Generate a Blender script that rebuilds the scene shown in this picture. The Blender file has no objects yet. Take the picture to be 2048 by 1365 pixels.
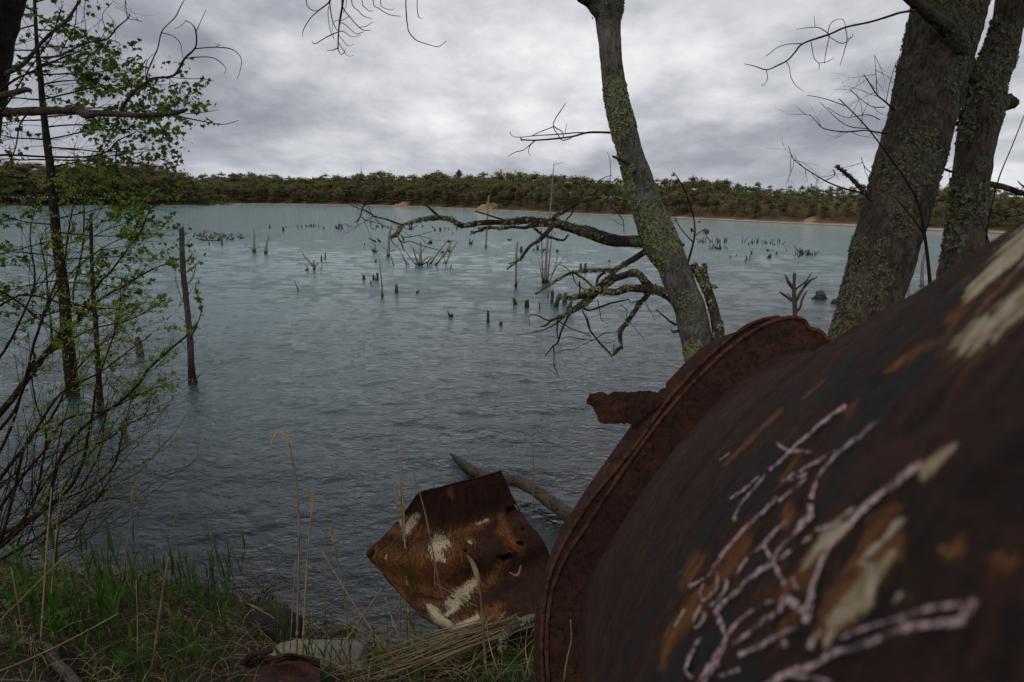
import bpy, math, random
import numpy as np
from mathutils import Vector, Matrix
# ------------------------------------------------------------------ camera, sky, sun
S = bpy.context.scene
FPX, H0 = 1365.0, 3.5
PITCH, ROLL = math.radians(12.1), math.radians(0.56)
cR = np.array([1.0, 0, 0]); cF = np.array([0, math.cos(PITCH), -math.sin(PITCH)]); cU = np.array([0, math.sin(PITCH), math.cos(PITCH)])
cR, cU = cR*math.cos(ROLL)+cU*math.sin(ROLL), cU*math.cos(ROLL)-cR*math.sin(ROLL)
CAM = np.array([0, 0, H0])
cam = bpy.data.objects.new('camera', bpy.data.cameras.new('camera')); S.collection.objects.link(cam); S.camera = cam
cam.matrix_world = Matrix(((cR[0], cU[0], -cF[0], CAM[0]), (cR[1], cU[1], -cF[1], CAM[1]), (cR[2], cU[2], -cF[2], CAM[2]), (0, 0, 0, 1)))
cam.data.sensor_width = 36.0; cam.data.lens = 36.0*FPX/2048.0
cam.data.clip_start = 0.02; cam.data.clip_end = 6000
cam.data.dof.use_dof = True; cam.data.dof.focus_distance = 5.0; cam.data.dof.aperture_fstop = 11.0

SUN_EL, SUN_AZ = math.radians(48), math.radians(215)      # behind the camera, to the left
w = bpy.data.worlds.new("World"); S.world = w; w.use_nodes = True
nt = w.node_tree; nt.nodes.clear()
class NT:
    def __init__(s, tree): s.t = tree
    def n(s, typ, ins=None, **kw):
        o = s.t.nodes.new(typ)
        for k, v in kw.items(): setattr(o, k, v)
        if ins:
            for k, v in ins.items():
                sock = o.inputs[k]
                if isinstance(v, bpy.types.NodeSocket): s.t.links.new(v, sock)
                elif isinstance(v, bpy.types.Node): s.t.links.new(v.outputs[0], sock)
                else: sock.default_value = v
        return o
    def math(s, op, a, b=0.0, c=0.0, clamp=False):
        o = s.n('ShaderNodeMath', operation=op); o.use_clamp = clamp
        for i, v in enumerate((a, b, c)):
            if isinstance(v, bpy.types.NodeSocket): s.t.links.new(v, o.inputs[i])
            else: o.inputs[i].default_value = v
        return o.outputs[0]
    def ramp(s, fac, stops, interp='LINEAR'):
        o = s.n('ShaderNodeValToRGB', {0: fac}); cr = o.color_ramp; cr.interpolation = interp
        while len(cr.elements) < len(stops): cr.elements.new(0.5)
        for e, (p, c) in zip(cr.elements, stops):
            e.position = p; e.color = (c, c, c, 1) if isinstance(c, (int, float)) else (*c, 1)
        return o.outputs[0]
    def mix(s, fac, a, b, blend='MIX'):
        o = s.n('ShaderNodeMix', data_type='RGBA', blend_type=blend)
        for i, v in ((0, fac), (6, a), (7, b)):
            if isinstance(v, bpy.types.NodeSocket): s.t.links.new(v, o.inputs[i])
            else: o.inputs[i].default_value = v if i == 0 or len(v) == 4 else (*v, 1)
        return o.outputs[2]
    def noise(s, vec, scale, detail=4, rough=0.5, dist=0.0, out=0):
        return s.n('ShaderNodeTexNoise', {'Vector': vec, 'Scale': scale, 'Detail': detail, 'Roughness': rough, 'Distortion': dist}).outputs[out]
    def mapping(s, vec, scale=(1, 1, 1), rot=(0, 0, 0), loc=(0, 0, 0)):
        return s.n('ShaderNodeMapping', {'Vector': vec, 'Scale': scale, 'Rotation': rot, 'Location': loc}).outputs[0]
N = NT(nt)
tc = N.n('ShaderNodeTexCoord').outputs['Generated']
sep = N.n('ShaderNodeSeparateXYZ', {0: tc})
zc = N.math('MAXIMUM', sep.outputs[2], 0.0)
den = N.math('ADD', zc, 0.28)
ux = N.math('DIVIDE', sep.outputs[0], den); uy = N.math('DIVIDE', sep.outputs[1], den)
uv = N.n('ShaderNodeCombineXYZ', {0: ux, 1: uy, 2: 0.0}).outputs[0]
m1 = N.mapping(uv, scale=(0.66, 0.56, 1), rot=(0, 0, 0.25), loc=SKYLOC if 'SKYLOC' in globals() else (3.1, 1.7, 0.0))
n1 = N.noise(m1, 1.6, 9, 0.55, 0.15)
m2 = N.mapping(uv, scale=(0.9, 0.7, 1), rot=(0, 0, -0.12), loc=(7.3, 2.1, 4.0))
n2 = N.noise(m2, 5.0, 8, 0.58, 0.1)
m3 = N.mapping(uv, scale=(0.35, 0.22, 1), loc=(1.3, 9.2, 2.0))
n3 = N.noise(m3, 1.0, 3, 0.5)
den_ = N.math('ADD', N.math('MULTIPLY', n1, 0.56), N.math('ADD', N.math('MULTIPLY', n2, 0.22), N.math('MULTIPLY', n3, 0.22)))
cc = N.ramp(den_, [(0.39, (0.70, 0.705, 0.715)), (0.45, (0.55, 0.558, 0.585)), (0.495, (0.435, 0.446, 0.483)), (0.54, (0.325, 0.338, 0.378)), (0.60, (0.225, 0.236, 0.272))])
hz = N.ramp(zc, [(0.0, 1.0), (0.035, 0.75), (0.10, 0.0)])          # clouds thin and brighten towards the horizon
cc = N.mix(N.math('MULTIPLY', hz, 0.25), cc, (0.50, 0.52, 0.57))
sky = N.n('ShaderNodeTexSky', sky_type='NISHITA', sun_disc=False, sun_elevation=SUN_EL, sun_rotation=SUN_AZ)
cs = N.n('ShaderNodeVectorMath', {0: cc, 1: (10, 10, 10)}, operation='MULTIPLY').outputs[0]
cover = N.ramp(den_, [(0.30, 0.75), (0.36, 1.0)])
fin = N.mix(cover, sky.outputs[0], cs)
bg = N.n('ShaderNodeBackground', {'Color': fin, 'Strength': 0.1})
N.n('ShaderNodeOutputWorld', {0: bg.outputs[0]})
sl = bpy.data.lights.new('sun', 'SUN'); sl.energy = 0.7; sl.angle = math.radians(14); sl.color = (1.0, 0.95, 0.87)
so = bpy.data.objects.new('sun', sl); S.collection.objects.link(so)
sd = Vector((math.sin(SUN_AZ)*math.cos(SUN_EL), math.cos(SUN_AZ)*math.cos(SUN_EL), math.sin(SUN_EL)))
so.rotation_euler = sd.to_track_quat('Z', 'Y').to_euler()
S.view_settings.view_transform = 'Standard'; S.view_settings.look = 'None'; S.view_settings.exposure = 0.36; S.view_settings.gamma = 1.0
S.render.engine = 'CYCLES'
# ------------------------------------------------------------------ helpers
rng = np.random.default_rng(11); random.seed(11)
def P(px, py, D): return CAM + D*(cF + cR*((px-1024)/FPX) - cU*((py-682.5)/FPX))
def ray(px, py):
    d = cF + cR*((px-1024)/FPX) - cU*((py-682.5)/FPX); return d
def Wt(px, py, z=0.0):
    d = ray(px, py); t = (z-H0)/d[2]; return CAM + d*t, t
def proj(X):
    d = X-CAM; zc = d@cF; zc = np.where(np.abs(zc) < 1e-6, 1e-6, zc)
    return 1024+FPX*(d@cR)/zc, 682.5-FPX*(d@cU)/zc, zc
def _h(i, j, k, s):
    n = (i*374761393 + j*668265263 + k*2147483647 + s*1274126177) & 0xffffffff
    n = ((n ^ (n >> 13))*1274126177) & 0xffffffff
    return ((n ^ (n >> 16)) & 0xffff)/65535.0
def vnoise(p, s=0):
    p = np.asarray(p, float); i = np.floor(p).astype(np.int64); f = p-i; f = f*f*(3-2*f); out = 0
    for a in (0, 1):
        for b in (0, 1):
            for c in (0, 1):
                wgt = (f[..., 0] if a else 1-f[..., 0])*(f[..., 1] if b else 1-f[..., 1])*(f[..., 2] if c else 1-f[..., 2])
                out = out + wgt*_h(i[..., 0]+a, i[..., 1]+b, i[..., 2]+c, s)
    return out*2-1
def fbm(p, o=4, s=0):
    p = np.asarray(p, float); a, t = 1.0, 0
    for k in range(o): t = t+a*vnoise(p, s+k); p = p*2.03; a *= .5
    return t
class MB:
    def __init__(s): s.v = []; s.f3 = []; s.f4 = []; s.nv = 0
    def add(s, v, q=None, t=None):
        v = np.asarray(v, float).reshape(-1, 3)
        if q is not None and len(q): s.f4.append(np.asarray(q, np.int64)+s.nv)
        if t is not None and len(t): s.f3.append(np.asarray(t, np.int64)+s.nv)
        s.v.append(v); s.nv += len(v)
    def mesh(s, name, mat=None, off=(0, 0, 0), smooth=True):
        me = bpy.data.meshes.new(name)
        v = (np.concatenate(s.v) if s.v else np.zeros((0, 3)))-np.asarray(off)
        q = np.concatenate(s.f4).reshape(-1, 4) if s.f4 else np.zeros((0, 4), int)
        t = np.concatenate(s.f3).reshape(-1, 3) if s.f3 else np.zeros((0, 3), int)
        me.vertices.add(len(v)); me.vertices.foreach_set('co', v.ravel())
        lp = np.concatenate([q.ravel(), t.ravel()]); me.loops.add(len(lp)); me.loops.foreach_set('vertex_index', lp.astype(np.int32))
        me.polygons.add(len(q)+len(t))
        st = np.concatenate([np.arange(len(q))*4, len(q)*4+np.arange(len(t))*3]).astype(np.int32)
        me.polygons.foreach_set('loop_start', st)
        me.polygons.foreach_set('use_smooth', np.full(len(st), smooth))
        me.update(calc_edges=True); me.validate()
        if mat: me.materials.append(mat)
        return me
    def build(s, name, mat, parent=None, smooth=True, kind=None, label=None):
        off = np.array(wloc(parent)) if parent else np.zeros(3)
        o = bpy.data.objects.new(name, s.mesh(name, mat, off, smooth)); S.collection.objects.link(o)
        if parent: o.parent = parent
        if kind: o['kind'] = kind
        if label: o['label'] = label
        return o
def wloc(o):
    l = Vector(o.location)
    while o.parent: o = o.parent; l += Vector(o.location)
    return l
def empty(name, loc, label, cat, group=None):
    o = bpy.data.objects.new(name, None); o.empty_display_size = .2; S.collection.objects.link(o)
    o.location = Vector([float(a) for a in loc]); return tag(o, label, cat, group)
def tag(o, label, cat, group=None, kind=None):
    if label: o['label'] = label
    if cat: o['category'] = cat
    if group: o['group'] = group
    if kind: o['kind'] = kind
    return o
def solo(mb, name, mat, loc, label, cat, group=None, smooth=True):
    """one mesh thing with its origin at loc"""
    o = bpy.data.objects.new(name, mb.mesh(name, mat, loc, smooth)); S.collection.objects.link(o)
    o.location = Vector([float(a) for a in loc]); return tag(o, label, cat, group)
def catmull(pts, sub):
    pts = np.asarray(pts, float); n = len(pts)
    if n < 3 or sub <= 1: return pts
    p = np.vstack([2*pts[0]-pts[1], pts, 2*pts[-1]-pts[-2]]); out = []
    for i in range(n-1):
        a, b, c, d = p[i], p[i+1], p[i+2], p[i+3]
        for k in range(sub):
            t = k/sub; out.append(.5*((2*b)+(-a+c)*t+(2*a-5*b+4*c-d)*t*t+(-a+3*b-3*c+d)*t**3))
    out.append(pts[-1]); return np.array(out)
def tube(mb, pts, rad, n=5, bump=0.0, bs=8.0, cap=True, seed=0, ridge=0.0):
    pts = np.asarray(pts, float); m = len(pts); rad = np.broadcast_to(np.asarray(rad, float), (m,))
    T = np.gradient(pts, axis=0); T /= (np.linalg.norm(T, axis=1, keepdims=True)+1e-9)
    ref = np.array([0, 0, 1.0]) if abs(T[0][2]) < .9 else np.array([0, 1.0, 0])
    A = np.zeros_like(T); a = np.cross(T[0], ref); a /= np.linalg.norm(a)
    for i in range(m):
        a = a-T[i]*(a@T[i]); a /= (np.linalg.norm(a)+1e-9); A[i] = a
    B = np.cross(T, A); th = np.arange(n)*2*math.pi/n
    dirs = A[:, None]*np.cos(th)[None, :, None]+B[:, None]*np.sin(th)[None, :, None]
    R = np.repeat(rad[:, None], n, 1)
    if bump:
        q = pts[:, None]+dirs*rad[:, None, None]
        R = R*(1+bump*fbm(q*bs+seed*3.1, 3, seed))
    if ridge:
        L = np.concatenate([[0], np.cumsum(np.linalg.norm(np.diff(pts, axis=0), axis=1))])
        k = ridge; c3 = np.stack([np.cos(th)[None, :]*3.2+0*L[:, None], np.sin(th)[None, :]*3.2+0*L[:, None], L[:, None]*5+0*th[None, :]], -1)
        R = R*(1-k*np.abs(fbm(c3*2.2, 3, seed+9)))
    v = pts[:, None]+dirs*R[..., None]
    i = np.arange(m-1)[:, None]*n; j = np.arange(n)[None, :]; j2 = (j+1) % n
    q = np.stack([i+j, i+j2, i+n+j2, i+n+j], -1).reshape(-1, 4)
    v = v.reshape(-1, 3); t = []
    if cap:
        v = np.vstack([v, pts[0], pts[-1]]); c0 = m*n
        t = [(c0, (k+1) % n, k) for k in range(n)]+[(c0+1, (m-1)*n+k, (m-1)*n+(k+1) % n) for k in range(n)]
    mb.add(v, q, t); return pts, dirs, R
def parse(s): return np.array([[float(a) for a in p.split(',')] for p in s.split()])
def limb(mb, s, D, w=None, n=5, sub=3, bump=0.12, dz=0.0, seed=0, wob=0.0, **kw):
    """px polyline 'x,y[,w]' at depth D (D may be (D0,D1)); widths in px"""
    a = parse(s) if isinstance(s, str) else np.asarray(s, float)
    m = len(a); D0, D1 = (D if isinstance(D, tuple) else (D, D))
    Ds = np.linspace(D0, D1, m)
    if wob: Ds = Ds+wob*np.array([0]+[random.uniform(-1, 1) for _ in range(m-1)])
    if a.shape[1] > 2: ws = a[:, 2]
    else: ws = np.linspace(w[0], w[1], m)
    p = np.array([[*P(x, y, d), ww*d/FPX/2] for x, y, d, ww in zip(a[:, 0], a[:, 1], Ds, ws)])
    p = catmull(p, sub); p[:, 3] = np.maximum(p[:, 3], 0.0008)
    tube(mb, p[:, :3], p[:, 3], n, bump, 14.0, seed=seed, **kw); return p
def twig(mb, p0, d, L, r, depth, sag=0.0, n=3, tips=None, spread=0.9, seg=5, kids=(2, 4), wig=0.25):
    pts = [np.array(p0, float)]; d = np.array(d, float); d /= np.linalg.norm(d)
    for i in range(seg):
        d = d+rng.normal(0, wig/2, 3)+np.array([0, 0, sag]); d /= np.linalg.norm(d); pts.append(pts[-1]+d*L/seg)
    pts = np.array(pts); rs = np.linspace(r, r*0.35, seg+1); tube(mb, pts, np.maximum(rs, .0007), n, cap=False)
    if tips is not None: tips.append((pts, d, depth))
    if depth > 0:
        for k in range(rng.integers(kids[0], kids[1]+1)):
            i = rng.integers(1, seg+1); dd = pts[i]-pts[i-1]; dd /= np.linalg.norm(dd)
            nd = dd+rng.normal(0, spread/1.7, 3)
            twig(mb, pts[i], nd, L*rng.uniform(.4, .7), rs[i]*.6, depth-1, sag, n, tips, spread, seg, kids, wig)
# ------------------------------------------------------------------ materials
def mat(name, fn):
    m = bpy.data.materials.new(name); m.use_nodes = True; m.node_tree.nodes.clear(); k = NT(m.node_tree)
    sh = fn(k); k.n('ShaderNodeOutputMaterial', {0: sh}); return m
def pbr(k, col, rough=.9, bump=None, bstr=.5, bdist=.01, **extra):
    ins = {'Base Color': col if isinstance(col, bpy.types.NodeSocket) else (*col, 1), 'Roughness': rough}
    if bump is not None: ins['Normal'] = k.n('ShaderNodeBump', {'Height': bump, 'Strength': bstr, 'Distance': bdist}).outputs[0]
    ins.setdefault('Specular IOR Level', .14); ins.update(extra); return k.n('ShaderNodeBsdfPrincipled', ins).outputs[0]
def geo(k): return k.n('ShaderNodeNewGeometry').outputs['Position']
def oco(k): return k.n('ShaderNodeTexCoord').outputs['Object']
def bark(c1, c2, lich=0.0, lc=(0.20, 0.21, 0.12), sc=1.0, stretch=.35):
    def fn(k):
        o = oco(k); m = k.mapping(o, scale=(1, 1, stretch))
        a = k.noise(m, 26*sc, 8, .68); b = k.noise(o, 5*sc, 4, .6); v = k.n('ShaderNodeTexVoronoi', {'Vector': m, 'Scale': 45*sc}).outputs[0]
        col = k.mix(k.ramp(a, [(.35, 0), (.65, 1)]), c1, c2)
        col = k.mix(k.ramp(b, [(.48, 0), (.62, .38)]), col, tuple(x*1.6+.008 for x in c2))
        col = k.mix(k.ramp(k.noise(m, 60*sc, 6, .75, .6), [(.40, .7), (.49, 0)]), col, tuple(x*.45 for x in c1))  # dark streaks: crevice shade put into the bark colour
        h = k.math('ADD', a, k.math('MULTIPLY', v, .35))
        if lich:
            lm = k.math('MULTIPLY', k.ramp(k.noise(o, 7*sc, 5, .6, .4), [(.62-lich*.3, 0), (.70-lich*.3, 1)]), k.ramp(k.noise(o, 70*sc, 4, .7), [(.40, 0), (.52, 1)]))
            lcol = k.mix(k.noise(o, 40, 3, .6), tuple(x*.55 for x in lc), tuple(x*1.25 for x in lc))
            col = k.mix(lm, col, lcol); h = k.math('ADD', h, k.math('MULTIPLY', lm, .5))
        return pbr(k, col, .92, h, 1.0, .022)
    return fn
M = {}
M['bark_a'] = mat('mossy_bark', bark((.046, .040, .034), (.20, .18, .16), .42, (.26, .26, .16)))
M['bark_b'] = mat('furrowed_bark', bark((.030, .022, .016), (.135, .105, .080), .26, (.20, .205, .135), 1.2))
M['bark_limb'] = mat('limb_bark', bark((.022, .015, .012), (.080, .058, .048), .40, (.20, .21, .13), 1.6))
M['bark_dark'] = mat('dark_bark', bark((.008, .006, .005), (.030, .022, .018), 0, sc=1.5))
M['twig'] = mat('twig_bark', bark((.012, .008, .007), (.042, .028, .022), 0, sc=3))
M['twig_red'] = mat('willow_bark', bark((.017, .008, .005), (.055, .030, .018), 0, sc=3))
def deadwood(c1, c2, wet=.25):
    def fn(k):
        o = oco(k); m = k.mapping(o, scale=(1, 1, .12)); a = k.noise(m, 60, 6, .65)
        z = k.n('ShaderNodeSeparateXYZ', {0: geo(k)}).outputs[2]
        zz = k.math('ADD', z, k.math('MULTIPLY', k.noise(geo(k), 5, 3, .5), .12))
        col = k.mix(k.ramp(a, [(.3, 0), (.7, 1)]), c1, c2)
        col = k.mix(k.ramp(zz, [(wet*.6, 1), (wet*1.3, 0)]), col, (.020, .013, .010))
        col = k.mix(k.ramp(zz, [(.07, 1), (.115, 0)]), col, (.040, .042, .012))
        return pbr(k, col, .85, a, .8, .01)
    return fn
M['dead'] = mat('weathered_dead_wood', deadwood((.085, .070, .060), (.29, .245, .22), .22))
M['dead_wet'] = mat('weathered_wood_wet_foot', deadwood((.030, .023, .019), (.10, .080, .071), .52))
M['stump'] = mat('waterlogged_wood', deadwood((.030, .022, .018), (.105, .080, .066), .14))
M['drift'] = mat('driftwood', bark((.028, .021, .016), (.125, .098, .076), 0, sc=1.4, stretch=1))
def lichen(c):
    def fn(k):
        o = geo(k); a = k.noise(o, 45, 4, .6); b = k.noise(o, 6, 2, .5)
        col = k.mix(k.ramp(a, [(.3, 0), (.7, 1)]), tuple(x*.45 for x in c), tuple(x*1.15 for x in c))
        col = k.mix(k.ramp(b, [(.5, 0), (.65, .6)]), col, (c[0]*.9, c[1]*1.02, c[2]*1.25))
        return pbr(k, col, .95, a, .6, .004)
    return fn
M['lich_a'] = mat('yellow_green_lichen', lichen((.33, .33, .17)))
M['lich_b'] = mat('grey_green_lichen', lichen((.225, .22, .125)))
def leafm(c1, c2, tr=.35):
    def fn(k):
        oi = k.n('ShaderNodeObjectInfo').outputs['Random']; a = k.noise(geo(k), 9, 3, .6)
        f = k.math('ADD', k.math('MULTIPLY', a, .9), k.math('MULTIPLY', oi, .3))
        col = k.mix(k.ramp(f, [(.3, 0), (.85, 1)]), c1, c2)
        p = pbr(k, col, .55); t = k.n('ShaderNodeBsdfTranslucent', {'Color': k.mix(1.0, col, (1.3, 1.5, .7), 'MULTIPLY')}).outputs[0]
        return k.n('ShaderNodeMixShader', {0: tr, 1: p, 2: t}).outputs[0]
    return fn
M['maple'] = mat('maple_leaf', leafm((.030, .062, .007), (.105, .145, .016), .25))
M['willow'] = mat('willow_leaf', leafm((.085, .13, .016), (.21, .25, .035), .28))
M['redleaf'] = mat('young_red_leaf', leafm((.10, .03, .015), (.16, .08, .02)))
M['grass'] = mat('green_grass', leafm((.022, .062, .012), (.078, .155, .025), .25))
M['weed'] = mat('broad_leaf', leafm((.035, .09, .015), (.08, .17, .03)))
M['straw'] = mat('dry_straw', leafm((.13, .085, .045), (.38, .28, .165), .15))
M['litter'] = mat('leaf_litter', leafm((.022, .014, .009), (.075, .05, .034), .05))
def rust(attr=True, dark=1.0):
    def fn(k):
        g = k.n('ShaderNodeAttribute', attribute_name='cyl').outputs['Vector'] if attr else oco(k)
        gs = k.mapping(g, scale=(.30, 1, 1)) if attr else g
        a = k.noise(g, 7, 8, .68); b = k.noise(oco(k), 120, 6, .75); c = k.noise(gs, 36, 7, .72, .3)
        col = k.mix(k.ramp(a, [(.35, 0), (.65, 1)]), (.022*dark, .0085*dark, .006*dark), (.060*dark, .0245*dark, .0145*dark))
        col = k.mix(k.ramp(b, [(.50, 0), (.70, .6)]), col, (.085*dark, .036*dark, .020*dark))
        col = k.mix(k.ramp(k.noise(g, 55, 5, .7), [(.42, .8), (.5, 0)]), col, (.012, .006, .005))
        col = k.mix(k.math('MULTIPLY', k.ramp(c, [(.57, 0), (.66, .8)]), k.ramp(a, [(.47, 0), (.58, 1)])), col, (.13, .045, .016))
        h = k.math('ADD', k.math('MULTIPLY', b, .8), c)
        if attr:
            at = k.n('ShaderNodeVertexColor', layer_name='marks'); s3 = k.n('ShaderNodeSeparateColor', {0: at.outputs[0]})
            fine = k.math('ADD', k.math('MULTIPLY', k.noise(gs, 22, 9, .78, .4), .75), k.math('ADD', k.math('MULTIPLY', k.noise(gs, 62, 7, .75), .85), k.math('MULTIPLY', k.noise(g, 190, 5, .75), .4)))
            f0 = k.math('MULTIPLY', k.math('SUBTRACT', fine, 1.02), 3.0)
            def msk(ch, lo, hi): return k.math('MULTIPLY', k.ramp(k.math('ADD', s3.outputs[ch], f0), [(lo, 0), (hi, 1)]), k.ramp(s3.outputs[ch], [(.02, 0), (.16, 1)]))
            col = k.mix(k.math('MULTIPLY', msk(2, .40, .75), .8), col, k.mix(c, (.012, .0135, .016), (.024, .028, .031)))
            col = k.mix(k.math('MULTIPLY', msk(1, .56, .86), .9), col, k.mix(k.ramp(k.noise(g, 90, 5, .7), [(.35, 0), (.65, 1)]), (.10, .033, .013), (.29, .115, .034)))
            pm = msk(0, .50, .60); col = k.mix(pm, col, k.mix(k.ramp(k.noise(g, 45, 5, .7), [(.38, 1), (.55, 0)]), (.56, .48, .34), (.27, .16, .075)))
            h = k.math('ADD', h, k.math('MULTIPLY', pm, .6))
        return pbr(k, col, .9, h, 1.0, .008, **{'Specular IOR Level': .22})
    return fn
M['rust'] = mat('rusted_steel_marked', rust(True)); M['rust2'] = mat('rusted_steel', rust(False)); M['rust_e'] = mat('rust_edge_highlight', rust(False, 2.0))
def chalk(k):
    g = oco(k); a = k.noise(g, 240, 3, .75, .5); b = k.noise(g, 40, 3, .6)
    f = k.ramp(k.math('ADD', a, k.math('MULTIPLY', b, .22)), [(.53, .1), (.64, 1)])
    p = pbr(k, (.55, .39, .40), .95); return k.n('ShaderNodeMixShader', {0: k.math('MULTIPLY', f, .9), 1: k.n('ShaderNodeBsdfTransparent').outputs[0], 2: p}).outputs[0]
M['chalk'] = mat('pale_pink_chalk', chalk)
# ------------------------------------------------------------------ water
def grid_faces(nr, nc, wrap=False):
    i = np.arange(nr-1)[:, None]; j = np.arange(nc if wrap else nc-1)[None, :]; j2 = (j+1) % nc
    return np.stack([i*nc+j, i*nc+j2, (i+1)*nc+j2, (i+1)*nc+j], -1).reshape(-1, 4)
r = np.concatenate([np.exp(np.arange(math.log(2.5), math.log(420), .0052)), np.array([600, 900, 1400, 2200.])])
az = np.radians(np.concatenate([np.arange(-180, -50, 5.), np.arange(-50, 50, .24), np.arange(50, 181, 5.)]))
RR, AA = np.meshgrid(r, az, indexing='ij'); X = RR*np.sin(AA); Y = RR*np.cos(AA); Z = np.zeros_like(X)
cell = RR*.006
wr = np.random.default_rng(5)
for k in range(64):
    lam = .15*math.exp(wr.uniform(0, 2.35)); a0 = math.radians(wr.normal(100, 26)); kx, ky = math.cos(a0)*2*math.pi/lam, math.sin(a0)*2*math.pi/lam
    amp = .0026*lam**.80*wr.uniform(.5, 1.4); fade = np.clip((lam/cell-2.5)/3, 0, 1)
    warp = .35*vnoise(np.stack([X*.5, Y*.5, Z+k*1.7], -1), 3) if k % 4 == 0 else warp
    ph = kx*X+ky*Y+wr.uniform(0, 6.28)+warp*3.0; Z += amp*fade*(np.sin(ph)+.25*np.cos(2*ph))
gust = .75+.5*np.clip(vnoise(np.stack([X*.11, Y*.2, Z*0+9], -1), 8)+.2, -1, 1)
Z *= gust; Z[RR > 400] = 0
mb = MB(); mb.add(np.stack([X, Y, Z], -1), grid_faces(len(r), len(az)))
SHORE = [(-60, 9.0), (-14, 8.2)]+[tuple(Wt(*p)[0][:2]) for p in [(-250, 1110), (0, 1112), (150, 1150), (300, 1172), (420, 1185), (520, 1205), (640, 1262), (760, 1300), (880, 1300), (1000, 1262), (1080, 1235), (1400, 770), (1650, 730), (1900, 672)]]+[(17, 19), (60, 24)]
SH = np.array(SHORE)
def shore_d(x, y):
    """signed distance to the near shoreline, positive on land"""
    p = np.stack([x, y], -1); best = np.full(x.shape, 1e9); sg = np.ones(x.shape)
    for a, b in zip(SH[:-1], SH[1:]):
        e = b-a; t = np.clip(((p-a)@e)/(e@e), 0, 1); q = p-(a+t[..., None]*e); d = np.hypot(q[..., 0], q[..., 1])
        s = e[0]*(p[..., 1]-a[1])-e[1]*(p[..., 0]-a[0]); m = d < best; best = np.where(m, d, best); sg = np.where(m, -np.sign(s), sg)
    return best*sg
def ground_z(x, y, rough=True):
    x = np.asarray(x, float); y = np.asarray(y, float); d = shore_d(x, y)
    z = np.where(d > 0, 2.7*(1-np.exp(-np.maximum(d, 0)/4.6)), d*.22)
    if rough: z = z+.05*fbm(np.stack([x*1.6, y*1.6, x*0], -1), 3, 4)+.02*fbm(np.stack([x*6, y*6, x*0], -1), 3, 7)
    return z
def waterm(k):
    g = geo(k); sp = k.n('ShaderNodeSeparateXYZ', {0: g})
    m = k.mapping(g, scale=(1.0, 1.25, 1), rot=(0, 0, .22)); m2 = k.mapping(g, scale=(1.0, 1.6, 1), rot=(0, 0, -.15))
    a = k.noise(m, 4.6, 4, .55, .4); b = k.noise(m2, 1.3, 4, .6, .3); c = k.noise(m, 14, 3, .6, .2); l = k.noise(k.mapping(g, scale=(.03, .11, 1), rot=(0, 0, .1)), 1.0, 4, .6)
    h = k.math('ADD', k.math('MULTIPLY', a, .75), k.math('ADD', k.math('MULTIPLY', b, .85), k.math('MULTIPLY', c, .30)))
    st = k.ramp(l, [(.35, .8), (.62, 1.0)])
    bp = k.n('ShaderNodeBump', {'Height': h, 'Strength': k.math('MULTIPLY', st, .55), 'Distance': .13}).outputs[0]
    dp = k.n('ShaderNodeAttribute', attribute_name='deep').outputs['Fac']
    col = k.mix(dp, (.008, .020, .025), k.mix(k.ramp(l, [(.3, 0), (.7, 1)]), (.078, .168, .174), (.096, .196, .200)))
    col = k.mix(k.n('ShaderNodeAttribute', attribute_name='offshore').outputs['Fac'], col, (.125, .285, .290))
    p = k.n('ShaderNodeBsdfPrincipled', {'Base Color': col, 'Roughness': .045, 'IOR': 1.333, 'Normal': bp}).outputs[0]
    # the shallows let the bottom show
    fr = k.n('ShaderNodeFresnel', {'IOR': 1.333, 'Normal': bp}).outputs[0]
    gl = k.n('ShaderNodeBsdfGlossy', {'Color': (1, 1, 1, 1), 'Roughness': .05, 'Normal': bp}).outputs[0]
    tr = k.n('ShaderNodeBsdfTransparent', {'Color': (.55, .66, .62, 1)}).outputs[0]
    sh = k.n('ShaderNodeMixShader', {0: fr, 1: tr, 2: gl}).outputs[0]
    at = k.n('ShaderNodeAttribute', attribute_name='shallow').outputs['Fac']
    return k.n('ShaderNodeMixShader', {0: at, 1: p, 2: sh}).outputs[0]
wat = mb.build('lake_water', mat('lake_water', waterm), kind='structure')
dd = shore_d(X.ravel(), Y.ravel()); sh = np.clip(1+dd/1.6, 0, 1)**1.5
at = wat.data.attributes.new('shallow', 'FLOAT', 'POINT'); at.data.foreach_set('value', sh.astype(np.float32))
# ------------------------------------------------------------------ near bank
gx = np.concatenate([np.linspace(-60, -9, 30), np.linspace(-8.9, 9, 420), np.linspace(9.2, 60, 30)]); gy = np.concatenate([np.linspace(-60, -3, 20), np.linspace(-2.9, 13, 380), np.linspace(13.3, 34, 20)])
GX, GY = np.meshgrid(gx, gy); mb = MB(); mb.add(np.stack([GX, GY, ground_z(GX, GY)], -1), grid_faces(len(gy), len(gx)))
def soil(k):
    g = geo(k); a = k.noise(g, 3, 6, .65); b = k.noise(g, 40, 6, .7); z = k.n('ShaderNodeSeparateXYZ', {0: g}).outputs[2]
    col = k.mix(k.ramp(a, [(.35, 0), (.62, 1)]), (.014, .010, .007), (.040, .029, .019))
    col = k.mix(k.ramp(b, [(.5, 0), (.66, .7)]), col, (.060, .044, .030))
    col = k.mix(k.math('MULTIPLY', k.ramp(a, [(.5, 0), (.6, 1)]), k.ramp(b, [(.4, 0), (.5, .8)])), col, (.012, .028, .007))
    col = k.mix(k.ramp(z, [(-.35, .8), (-.02, 0.)]), col, (.095, .090, .070))
    return pbr(k, col, .95, b, .9, .02)
mb.build('bank_ground', mat('bank_soil', soil), kind='structure')
mb = MB(); mb.add([(-2500, -2500, -3.2), (2500, -2500, -3.2), (2500, 2500, -3.2), (-2500, 2500, -3.2)], [(0, 1, 2, 3)])
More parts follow.
